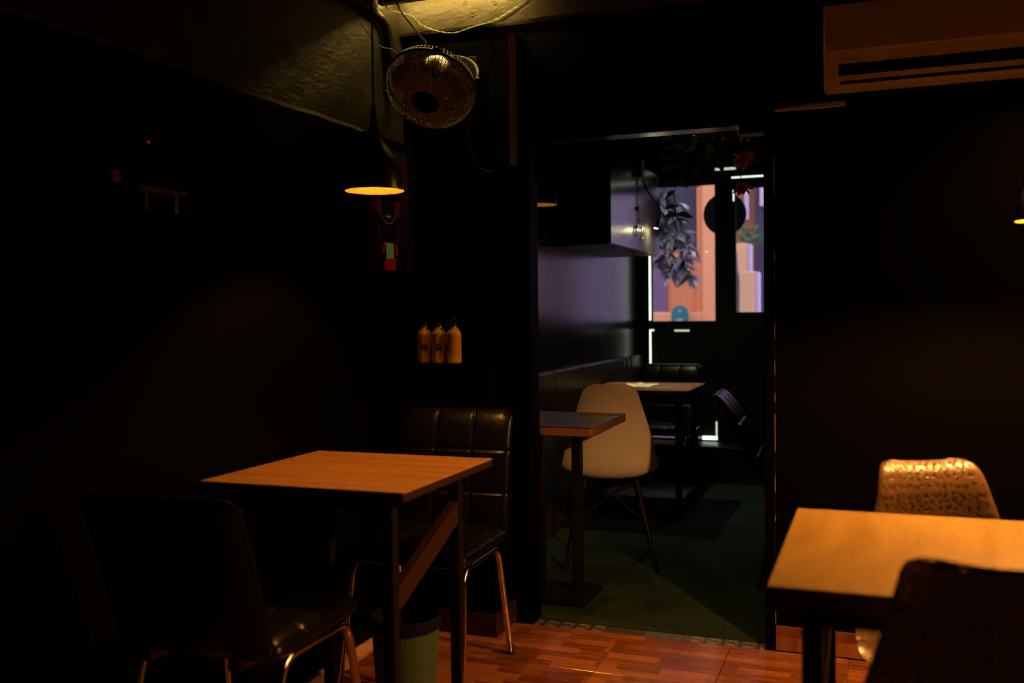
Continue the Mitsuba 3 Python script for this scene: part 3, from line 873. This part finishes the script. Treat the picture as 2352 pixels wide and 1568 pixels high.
fanput(t + '__blade_hub', lathe([(0.001, 0.045), (0.026, 0.04), (0.03, 0.03), (0.03, -0.01), (0.001, -0.012)], 28), 'mat_blade')
fanput(t + '__motor', lathe([(0.001, -0.012), (0.05, -0.02), (0.062, -0.035), (0.064, -0.085), (0.055, -0.115), (0.03, -0.135), (0.001, -0.138)], 36), 'mat_steel')
fanput(t + '__motor_plate', lathe([(0.001, -0.005), (0.07, -0.008), (0.074, -0.02), (0.06, -0.03)], 36), 'mat_black_metal')
yoke = [(0.172 * math.cos(a) * 1.06, 0.0, -0.178 * math.sin(a) * 0.95) for a in np.linspace(0, np.pi, 25)]
fanput(t + '__yoke', tube(yoke, 0.007, 8), 'mat_black_metal')
for s in (-1, 1):
    kn = lathe([(0.001, 0.0), (0.011, 0.0), (0.012, 0.004), (0.0115, 0.014), (0.009, 0.017), (0.001, 0.018)], 18)
    R = np.array([[0, 0, s], [0, 1, 0], [-s, 0, 0]], float)
    fanput(t + '__knob', move(kn, (0.178 * s, 0, 0), 0, R), 'mat_black_plastic')
fanput(t + '__clip', box(0.065, 0.10, 0.135, 0.155, -0.01, 0.01, 0.003), 'mat_black_metal', 30)
ybk = FC - NZ * 0.169
put(t + '__wall_arm', tube(spline([ybk, ybk + np.array([0.01, 0.03, 0.0]), (ybk[0] + 0.02, YW - 0.012, ybk[2] - 0.02)], 8), 0.011, 10), 'mat_black_metal', True)
put(t + '__wall_plate', box(ybk[0] - 0.03, ybk[0] + 0.07, YW - 0.012, YW - 0.001, ybk[2] - 0.08, ybk[2] + 0.04, 0.003), 'mat_black_metal')

# ------------------------------------------------------------------ pipe and wires by the corner
PX = XL - 0.016 + 0.021
single('pipe', tube(fillet([(PX, 2.35, 2.345), (PX, 2.98, 2.338), (PX, 3.315, 2.318), (PX, 3.335, 2.17), (PX + 0.045, 3.36, 2.08)], 0.075, 9), 0.0185, 14), 'mat_pipe', 'thick black pipe bending down the upper left wall behind the fan', 'pipe', True)
# twisted pair: two strands
wp = spline([(-1.728, 3.20, 2.42), (-1.724, 3.225, 2.38), (-1.718, 3.265, 2.352), (-1.705, 3.34, 2.358), (-1.69, 3.41, 2.362), (-1.665, 3.438, 2.335), (-1.60, 3.442, 2.305), (-1.53, 3.443, 2.29), (-1.45, 3.443, 2.303), (-1.36, 3.443, 2.318), (-1.28, 3.443, 2.352), (-1.20, 3.443, 2.395), (-1.10, 3.443, 2.45)], 30)
tt = np.gradient(wp, axis=0)
tt /= np.linalg.norm(tt, axis=1, keepdims=True)
sa = np.cross(tt, [0.1, 1.0, 0.2])
sa /= np.linalg.norm(sa, axis=1, keepdims=True)
sb = np.cross(tt, sa)
ph = np.r_[0, np.cumsum(np.linalg.norm(np.diff(wp, axis=0), axis=1))] / 0.028 * 2 * np.pi
t = thing('twisted_wire', 'twisted green and white wire sagging across the beam', 'wire')
for k, mt in ((0, 'mat_wire_white'), (1, 'mat_wire_green')):
    off = 0.0014 * (np.cos(ph + k * np.pi)[:, None] * sa + np.sin(ph + k * np.pi)[:, None] * sb)
    put(t + '__strand', tube(wp + off, 0.0014, 6), mt, True)
t = thing('fan_cable', 'pale yellow cable running from the light box down to the fan', 'wire')
put(t + '__core', tube(spline([(-1.70, 3.255, 2.44), (-1.665, 3.245, 2.345), (-1.60, 3.235, 2.26), (-1.545, 3.225, 2.195)], 12), 0.0021, 6), 'mat_wire_yellow', True)
put(t + '__core', tube(spline([(-1.688, 3.255, 2.44), (-1.662, 3.243, 2.345), (-1.595, 3.233, 2.26), (-1.540, 3.223, 2.195)], 12), 0.0019, 6), 'mat_wire_yellow', True)
single('thin_wire', tube(spline([(-1.745, 2.99, 2.295), (-1.73, 3.07, 2.25), (-1.715, 3.14, 2.20), (-1.70, 3.19, 2.187), (-1.68, 3.22, 2.185), (-1.64, 3.23, 2.14)], 12), 0.0017, 6), 'mat_wire_dark', 'thin dark wire sagging across the pipe in the upper left corner', 'wire', True)
single('thin_wire', tube(spline([(-1.725, 3.36, 2.225), (-1.705, 3.36, 2.18), (-1.675, 3.35, 2.14)], 12), 0.0017, 6), 'mat_wire_dark', 'short dark wire beside the pipe, just above the fan', 'wire', True)
single('thin_wire', tube(spline([(-1.47, 3.44, 1.95), (-1.48, 3.465, 1.87), (-1.462, 3.465, 1.80), (-1.43, 3.465, 1.765), (-1.40, 3.465, 1.748), (-1.362, 3.465, 1.757)], 12), 0.0014, 6), 'mat_wire_dark', 'thin wire hanging in a loop from the fan to the tall black box', 'wire', True)

# ------------------------------------------------------------------ framed print
t = thing('framed_print', 'framed dark neon print of a figure in a lime shirt on the left wall', 'picture')
FY0, FY1, FZ0, FZ1 = 3.105, 3.474, 1.352, 1.872
fx = XL + 0.001
bars = [box(fx, fx + 0.022, FY0, FY0 + 0.018, FZ0, FZ1, 0.002), box(fx, fx + 0.022, FY1 - 0.018, FY1, FZ0, FZ1, 0.002), box(fx, fx + 0.022, FY0 + 0.018, FY1 - 0.018, FZ0, FZ0 + 0.018, 0.002), box(fx, fx + 0.022, FY0 + 0.018, FY1 - 0.018, FZ1 - 0.018, FZ1, 0.002)]
put(t + '__frame', cat(*bars), 'mat_black_trim')
a = [(fx + 0.010, FY0 + 0.016, FZ0 + 0.016), (fx + 0.010, FY1 - 0.016, FZ0 + 0.016), (fx + 0.010, FY1 - 0.016, FZ1 - 0.016), (fx + 0.010, FY0 + 0.016, FZ1 - 0.016)]
put(t + '__print', tm(a, [[0, 1, 2], [0, 2, 3]]), 'mat_art', uv=np.array([(0, 0), (1, 0), (1, 1), (0, 1.0)]))

# dim shelf with gadgets on the left wall
t = thing('wall_shelf', 'small dark wooden shelf on the black left wall', 'shelf')
put(t + '__board', box(XL + 0.001, XL + 0.06, 1.90, 2.08, 1.515, 1.528, 0.002), 'mat_brace')
for y in (1.93, 2.04):
    put(t + '__bracket', box(XL + 0.001, XL + 0.05, y, y + 0.013, 1.47, 1.515), 'mat_black_metal')
t = thing('router', 'small black box with a red light on the dark wall shelf', 'electronics')
put(t + '__case', box(XL + 0.004, XL + 0.03, 1.915, 2.03, 1.5285, 1.67, 0.004), 'mat_dead_black')
put(t + '__indicator_light', move(trimesh.creation.icosphere(2, 0.003), (XL + 0.031, 1.969, 1.645)), 'mat_paper', True, emitter=emit(0.25, [1, 0.02, 0.1], 0.02))
single('wall_socket', box(XL + 0.001, XL + 0.02, 1.855, 1.885, 1.535, 1.565, 0.003), 'mat_board', 'small brown socket on the black left wall, left of the dark shelf', 'socket')

# ------------------------------------------------------------------ air conditioner
t = thing('air_conditioner', 'cream wall-mounted air conditioner in the upper right corner', 'air conditioner')
AX0, AX1 = -0.155, 0.70
pf = np.array([(YW + 0.012, 1.968), (3.375, 1.911), (3.325, 1.903), (3.295, 1.911), (3.275, 1.935), (3.262, 1.97), (3.250, 2.012), (3.247, 2.016), (3.247, 2.15), (3.252, 2.17), (3.27, 2.182), (YW + 0.012, 2.19)])


def prism(pf, x0, x1, b=0.006):
    c = pf.mean(0)
    n = len(pf)
    rows = []
    for x, k in ((x0, b), (x0 + b, 0), (x1 - b, 0), (x1, b)):
        q = pf + (c - pf) / np.linalg.norm(c - pf, axis=1, keepdims=True) * k
        rows.append(np.c_[np.full(n, x), q])
    v = np.vstack(rows + [rows[0].mean(0)[None], rows[-1].mean(0)[None]])
    f = []
    for i in range(3):
        for j in range(n):
            k = (j + 1) % n
            f += [(i * n + j, (i + 1) * n + j, (i + 1) * n + k), (i * n + j, (i + 1) * n + k, i * n + k)]
    for j in range(n):
        k = (j + 1) % n
        f += [(4 * n, j, k), (4 * n + 1, 3 * n + k, 3 * n + j)]
    m = tm(v, f)
    if m.volume < 0:
        m.invert()
    return m


ac = prism(pf, AX0, AX1)
c1 = box(AX0 + 0.046, AX1 - 0.046, 3.15, 3.33, 1.946, 1.984, 0.004)
c2 = box(AX0 + 0.048, AX1 - 0.048, 3.15, 3.33, 1.921, 1.932, 0.001)
ac = trimesh.boolean.difference([ac, cat(c1), cat(c2)], engine='manifold')
put(t + '__casing', ac, 'mat_ac', 25)
for z0, z1, y0 in ((1.9465, 1.9835, 3.275), (1.9215, 1.9315, 3.284)):
    put(t + '__vent', box(AX0 + 0.0485, AX1 - 0.0485, y0, 3.329, z0, z1), 'mat_dead_black')  # black fill puts the shade inside the slots into the colour
put(t + '__front_panel', box(AX0 + 0.004, AX1 - 0.004, 3.243, 3.249, 2.018, 2.165, 0.0015), 'mat_ac')
tx = meshkit.text_mesh('SAMSUNG', 0.0085, 0.0006, True)
tx = move(tx, (AX0 + 0.047, 3.2535, 1.9925), 0, np.array([[1, 0, 0], [0, 0.24, -1], [0, 0.97, 0.24]], float))
put(t + '__lettering', tx, 'mat_ac_text')

# ------------------------------------------------------------------ waste bin
t = thing('waste_bin', 'pale green waste bin with a black liner under the left table', 'bin')
BX = (-1.335, 2.585, 0.001)
put(t + '__body', move(lathe([(0.001, 0.0), (0.085, 0.0), (0.088, 0.004), (0.104, 0.285), (0.100, 0.285), (0.084, 0.008), (0.001, 0.006)], 40), BX), 'mat_bin', 40)
put(t + '__liner', move(lathe([(0.1075, 0.255), (0.1085, 0.285), (0.1065, 0.292), (0.10, 0.29), (0.09, 0.15), (0.001, 0.14)], 40), BX), 'mat_dead_black', True)

# ------------------------------------------------------------------ wall cabinet in the back room
t = thing('wall_cabinet', 'glossy black wall cabinet with two doors in the back room', 'cabinet')
CX, CY0, CY1, CZ0, CZ1 = -1.30, 4.925, 6.14, 1.558, 2.07
put(t + '__body', box(XB + 0.001, CX - 0.018, CY0, CY1, CZ0, CZ1, 0.002), 'mat_cabinet_body')
mid = 5.56
for a, b in ((CY0, mid - 0.0015), (mid + 0.0015, CY1)):
    d = put(t + '__door', box(CX - 0.017, CX, a, b, CZ0 + 0.004, CZ1 - 0.002, 0.0015), 'mat_cabinet')
    yy = b - 0.055 if a == CY0 else a + 0.055
    ring = move(trimesh.creation.torus(0.030, 0.003, major_sections=30, minor_sections=8), (CX + 0.007, yy, 1.665), 0, np.array([[0, 0, 1], [1, 0, 0], [0, 1, 0]], float))
    put(d + '__ring_pull', cat(ring, box(CX - 0.001, CX + 0.008, yy - 0.005, yy + 0.005, 1.69, 1.702, 0.001)), 'mat_steel', 30)
put(t + '__latch', cat(box(CX, CX + 0.008, mid - 0.05, mid + 0.055, 1.795, 1.806, 0.001), box(CX, CX + 0.014, mid - 0.05, mid - 0.02, 1.79, 1.812, 0.001)), 'mat_black_metal')

# gooseneck lamp clipped to its top
t = thing('gooseneck_lamp', 'black gooseneck lamp with a small glowing head clipped to the wall cabinet', 'lamp')
put(t + '__clamp', cat(box(CX - 0.05, CX + 0.03, 5.52, 5.60, CZ1, CZ1 + 0.02, 0.003), box(CX + 0.006, CX + 0.03, 5.52, 5.60, 1.985, CZ1 + 0.005, 0.003)), 'mat_black_plastic')
gn = spline([(CX + 0.02, 5.59, 1.99), (CX + 0.026, 5.61, 1.945), (CX + 0.05, 5.70, 1.885), (CX + 0.072, 5.80, 1.835), (CX + 0.074, 5.815, 1.785), (CX + 0.068, 5.79, 1.755)], 10)
put(t + '__neck', tube(gn, 0.0055, 8), 'mat_black_metal', True)
hd = gn[-1]
dirn = np.array([-0.30, 0.05, -1.0])
dirn /= np.linalg.norm(dirn)
put(t + '__head', tube([hd - dirn * 0.012, hd, hd + dirn * 0.05], [0.010, 0.0125, 0.0135], 16, True), 'mat_black_plastic', 40)
put(t + '__lens', tube([hd + dirn * 0.0505, hd + dirn * 0.0525], 0.0120, 16), 'mat_paper', emitter=emit(SPOT_POWER, [1.0, 0.84, 0.32]))

# bracket and cord below the back pendant
t = thing('wall_bracket', 'small black bracket on the glossy wall beneath the back pendant lamp', 'bracket')
put(t + '__plate', box(XB + 0.001, XB + 0.008, 4.66, 4.74, 1.52, 1.70, 0.002), 'mat_black_metal')
put(t + '__arm', tube([(XB + 0.005, 4.70, 1.615), (XB + 0.10, 4.71, 1.622)], 0.012, 10), 'mat_black_plastic', True)
put(t + '__ring', move(trimesh.creation.torus(0.035, 0.004, major_sections=28, minor_sections=8), (XB + 0.03, 4.70, 1.60), 0, np.array([[1, 0, 0], [0, 0, -1], [0, 1, 0]], float)), 'mat_black_metal', True)

# napkin and menu on the back table
g = np.linspace(-1, 1, 14)
U, V = np.meshgrid(g, g, indexing='ij')
hgt = 0.006 + 0.016 * np.exp(-((U - 0.1)**2 + V**2) / 0.12) + 0.004 * np.sin(7 * U + 2 * V) * np.cos(5 * V)
single('napkin', sheet(np.stack([-1.335 + 0.10 * U, 5.66 + 0.13 * V, 0.7535 + hgt], -1)), 'mat_paper', 'crumpled pale napkin lying on the back table in the lamplight', 'napkin', True)
single('menu_card', box(-1.30, -1.10, 5.46, 5.58, 0.7535, 0.757, 0.001), 'mat_menu', 'thin card lying in front of the napkin on the back table', 'card')

# ------------------------------------------------------------------ hanging plants


def leaf(L, W, fold=0.25, curl=0.2, n=5):
    P = []
    for i in range(n + 1):
        s = i / n
        w = W * math.sin(math.pi * min(1.0, 0.04 + 0.96 * s)**0.85) * (1 if s < 1 else 0)
        z = -curl * L * s * s
        P.append([(-w, L * s, z + fold * w), (0, L * s, z), (w, L * s, z + fold * w)])
    return sheet(P)


def orient(d, roll=0.0):
    d = np.asarray(d, float)
    d /= np.linalg.norm(d)
    a = np.cross(d, [0, 0, 1.0]) if abs(d[2]) < 0.95 else np.array([1.0, 0, 0])
    a /= np.linalg.norm(a)
    b = np.cross(a, d)
    c, s = math.cos(roll), math.sin(roll)
    a, b = c * a + s * b, -s * a + c * b
    return np.stack([a, d, b], 1)


t = thing('hanging_ivy', 'ivy trailing from the ceiling in front of the street door', 'plant')
vine = spline([(-1.03, 5.3, CB), (-1.03, 5.3, 2.25), (-1.045, 5.3, 2.05), (-1.02, 5.3, 1.95), (-1.04, 5.3, 1.84), (-1.015, 5.3, 1.76), (-1.03, 5.3, 1.70)], 12)
put(t + '__vine', tube(vine, 0.0025, 6), 'mat_leaf', True)
spec = [(1.705, 1, -0.06, 0.055), (1.735, -1, -0.02, 0.055), (1.735, 1, -0.12, 0.06), (1.775, -1, 0.0, 0.05), (1.87, -1, -0.35, 0.045), (1.905, -1, 0.02, 0.055), (1.90, 1, -0.1, 0.055), (1.93, 1, -0.4, 0.06), (1.96, -1, -0.2, 0.05)]
spec += [(z, s, -0.3 + 0.3 * rng.random(), 0.05) for z in (2.0, 2.05, 2.1, 2.16, 2.2, 2.26, 2.32) for s in (-1, 1)]
for z, s, dz, L in spec:
    i = np.argmin(np.abs(vine[:, 2] - z))
    put(t + '__leaf', move(leaf(L * 1.55, L * 0.42), vine[i], 0, orient((s * 0.05, 0.01 * (rng.random() - 0.5), dz * 0.05 if abs(dz) < 0.3 else dz * 0.1), 1.1 * s * rng.random())), 'mat_leaf' if z < 2 or rng.random() < 0.5 else 'mat_leaf_pale', True)


def flower(parent, c, R, n, mat, tilt):
    P = []
    c = np.array(c)
    f = put(parent + '__flower', move(trimesh.creation.icosphere(1, 0.012), c), 'mat_petal', True)
    for i in range(n):
        a = 2 * np.pi * i / n + rng.random() * 0.3
        d = np.array([math.cos(a), tilt * math.sin(a) - 0.25, math.sin(a) * 0.8 - 0.15])
        put(f + '__petal', move(leaf(R * (0.85 + 0.3 * rng.random()), R * 0.30, 0.35, 0.25, 4), c, 0, orient(d, rng.random() * 0.8)), mat if rng.random() < 0.75 else 'mat_petal_pink', True)


t = thing('hanging_flowers', 'artificial orange flowers and leaves hanging from the ceiling by the doorway', 'plant')
for p in ([(-0.60, 4.6, CB), (-0.60, 4.6, 2.15), (-0.585, 4.6, 1.95), (-0.59, 4.6, 1.78)], [(-0.74, 4.62, CB), (-0.74, 4.62, 2.1), (-0.745, 4.62, 1.80)], [(-0.66, 4.55, CB), (-0.66, 4.55, 2.15), (-0.67, 4.55, 1.98)]):
    put(t + '__stem', tube(spline(p, 10), 0.0022, 6), 'mat_leaf', True)
flower(t, (-0.575, 4.58, 1.905), 0.07, 9, 'mat_petal', 0.7)
flower(t, (-0.58, 4.60, 1.775), 0.055, 9, 'mat_petal', 0.9)
flower(t, (-0.575, 4.56, 2.015), 0.055, 7, 'mat_petal_pink', 0.7)
flower(t, (-0.655, 4.56, 2.01), 0.035, 6, 'mat_petal_pink', 0.7)
flower(t, (-0.735, 4.62, 1.95), 0.03, 6, 'mat_petal', 0.7)
flower(t, (-0.755, 4.62, 1.885), 0.025, 6, 'mat_petal', 0.7)
for i in range(56):
    c = (-0.80 + 0.34 * rng.random(), 4.5 + 0.16 * rng.random(), 1.83 + 0.24 * rng.random()**0.8)
    if c[0] > -0.66 and c[2] < 1.93:
        continue
    put(t + '__leaf', move(leaf(0.06 + 0.035 * rng.random(), 0.019), c, 0, orient((rng.normal(), rng.normal() * 0.4, -0.6 + 0.5 * rng.normal()), rng.random() * 3)), 'mat_leaf' if rng.random() < 0.6 else 'mat_leaf_pale', True)
single('ceiling_ring', move(trimesh.creation.torus(0.05, 0.004, major_sections=40, minor_sections=8), (-0.81, 4.9, 2.09)), 'mat_steel', 'thin pale ring hanging among the leaves under the ceiling', 'ring', True)

# ------------------------------------------------------------------ the street
struct('ground', box(-12, 10, YB + 0.09, 20, -0.1, 0.25), 'mat_street')
t = thing('round_sign', 'round black sign hanging outside between the door and the window', 'sign')
R_ = np.array([[1, 0, 0], [0, 0, -1], [0, 1, 0]], float)
put(t + '__disc', move(lathe([(0.001, 0.0), (0.155, 0.0), (0.158, 0.003), (0.158, 0.022), (0.155, 0.025), (0.001, 0.025)], 64), (-1.052, 7.32, 1.921), 0, R_), 'mat_sign_back', 30)
put(t + '__hanger', cat(tube([(-1.052, 7.31, 2.06), (-1.052, 7.31, 2.30)], 0.006), tube([(-1.052, 7.31, 2.30), (-1.052, 7.08, 2.30)], 0.008)), 'mat_black_metal', True)

t = thing('house', 'orange house with purple panels across the street', 'building')
YH = 12.0
put(t + '__wall', box(-2.46, -2.02, YH, YH + 0.2, 0.25, 1.98), 'mat_orange_wall')
put(t + '__wall', box(-6.5, -2.70, YH, YH + 0.2, 0.25, 5.0), 'mat_orange_wall')
put(t + '__upper_wall', box(-2.71, -2.0, YH, YH + 0.2, 1.981, 5.0), 'mat_purple_dark')
put(t + '__pilaster', box(-2.055, -1.985, YH - 0.10, YH + 0.2, 0.25, 5.0, 0.01), 'mat_orange_wall')
put(t + '__pilaster', box(-1.98, -1.80, YH - 0.16, YH + 0.2, 0.25, 5.0, 0.01), 'mat_orange_pale')
put(t + '__door_panel', box(-2.72, -2.445, YH - 0.05, YH, 1.19, 1.99, 0.005), 'mat_purple_wall')
put(t + '__plinth', box(-3.2, -1.98, YH - 0.14, YH - 0.055, 0.25, 1.185, 0.01), 'mat_orange_pale')
put(t + '__wall', box(-1.799, -1.36, YH, YH + 0.2, 0.25, 5.0), 'mat_orange_dark')
put(t + '__strip_panel', box(-1.49, -1.435, YH - 0.03, YH, 2.30, 2.68, 0.004), 'mat_lavender')
put(t + '__side_wall', box(-1.36, -0.6, YH - 0.06, YH + 0.2, 0.25, 5.0), 'mat_purple_dark')
put(t + '__side_wall', box(-0.6, 1.2, YH - 0.06, YH + 0.2, 0.25, 5.0), 'mat_lavender')
put(t + '__side_wall', box(1.2, 6.0, YH, YH + 0.2, 0.25, 5.0), 'mat_orange_wall')
put(t + '__window_frame', box(-1.30, -1.18, YH - 0.10, YH - 0.06, 2.45, 2.72, 0.004), 'mat_lavender')
t = thing('teal_sign', 'teal arch-topped sign standing in front of the orange house', 'sign')
aa = np.linspace(0, np.pi, 20)
arch = [(-2.235 + 0.105 * math.cos(a), 1.165 + 0.105 * math.sin(a)) for a in aa] + [(-2.34, 0.25), (-2.13, 0.25)]
put(t + '__board', hull([(x, y, z) for x, z in arch for y in (YH - 0.30, YH - 0.27)]), 'mat_teal')
put(t + '__dot', move(lathe([(0.001, 0.004), (0.014, 0.004), (0.015, 0.0)], 20), (-2.235, YH - 0.30, 1.205), 0, R_), 'mat_pink', True)
put(t + '__band', box(-2.27, -2.20, YH - 0.306, YH - 0.3001, 1.075, 1.105), 'mat_pink')
for x0, x1, z1, y, lab in ((-1.452, -1.295, 1.925, 10.6, 'taller cream gate pillar outside the right-hand window'), (-1.31, -1.155, 1.60, 10.1, 'shorter cream gate pillar outside the right-hand window')):
    t = thing('gate_pillar', lab, 'pillar')
    put(t + '__shaft', box(x0, x1, y, y + 0.25, 0.25, z1, 0.008), 'mat_cream')
    put(t + '__side_face', box(x1, x1 + 0.035, y + 0.02, y + 0.25, 0.25, z1 - 0.006, 0.006), 'mat_lavender')
single('stone_post', hull([(-1.45, 10.2, 0.25), (-1.24, 10.2, 0.25), (-1.45, 10.3, 0.25), (-1.24, 10.3, 0.25), (-1.40, 10.2, 1.82), (-1.36, 10.2, 1.82), (-1.40, 10.3, 1.82), (-1.36, 10.3, 1.82)]), 'mat_grey_stone', 'grey tapering stone post in front of the cream pillars', 'post')

t = thing('street_tree', 'grey-leaved tree seen through the glass of the street door', 'tree')
put(t + '__trunk', tube(spline([(-2.9, 9.7, 0.25), (-2.85, 9.7, 1.3), (-2.6, 9.65, 2.2), (-2.3, 9.6, 2.9), (-2.1, 9.6, 3.4)], 10), np.linspace(0.10, 0.05, 41), 10), 'mat_bark', True)
whorls = [(-2.04, 9.5, 1.72), (-1.93, 9.42, 1.76), (-1.80, 9.5, 1.86), (-1.76, 9.4, 1.72), (-2.05, 9.5, 1.92), (-1.87, 9.45, 1.92), (-1.96, 9.5, 2.36), (-1.84, 9.5, 2.26), (-1.96, 9.5, 1.87), (-1.84, 9.45, 1.66), (-1.74, 9.4, 1.62), (-1.70, 9.45, 1.80), (-1.90, 9.5, 1.60), (-1.98, 9.5, 2.25), (-1.86, 9.5, 2.12), (-1.78, 9.5, 1.98), (-2.02, 9.5, 2.05), (-1.92, 9.5, 1.98), (-1.69, 9.42, 1.55)]
for wi, c in enumerate(whorls):
    c = np.array(c)
    put(t + '__branch', tube(spline([(-2.5, 9.64, 2.5), c + [-0.15, 0.05, 0.35], c], 8), 0.012, 6), 'mat_bark', True)
    for k in range(15):
        a = 2 * np.pi * k / 15 + rng.random() * 0.5
        d = np.array([math.cos(a), 0.6 * math.sin(a) - 0.2, -0.75 + 0.9 * rng.random()])
        L = 0.12 + 0.07 * rng.random()
        up_ = wi in (5, 6)
        mt = rng.choice([0, 1, 1, 2, 3] if not up_ else [0, 2, 2, 1])
        put(t + '__leaf', move(leaf(L, L * 0.18, 0.3, 0.35), c, 0, orient(d, rng.normal() * 0.4)), f'mat_tree_leaf_{mt}', True)
t = thing('shrub', 'green shrub beyond the cream gate pillars', 'plant')
for k in range(26):
    c = (-1.50 + 0.27 * rng.random(), 11.3 + 0.2 * rng.random(), 1.95 + 0.22 * rng.random())
    put(t + '__leaf', move(leaf(0.10, 0.03), c, 0, orient((rng.normal(), rng.normal() * 0.5, rng.normal() * 0.6), rng.random() * 3)), 'mat_leaf_pale', True)
put(t + '__stem', tube([(-1.38, 11.4, 0.25), (-1.38, 11.4, 2.1)], 0.015, 6), 'mat_bark', True)
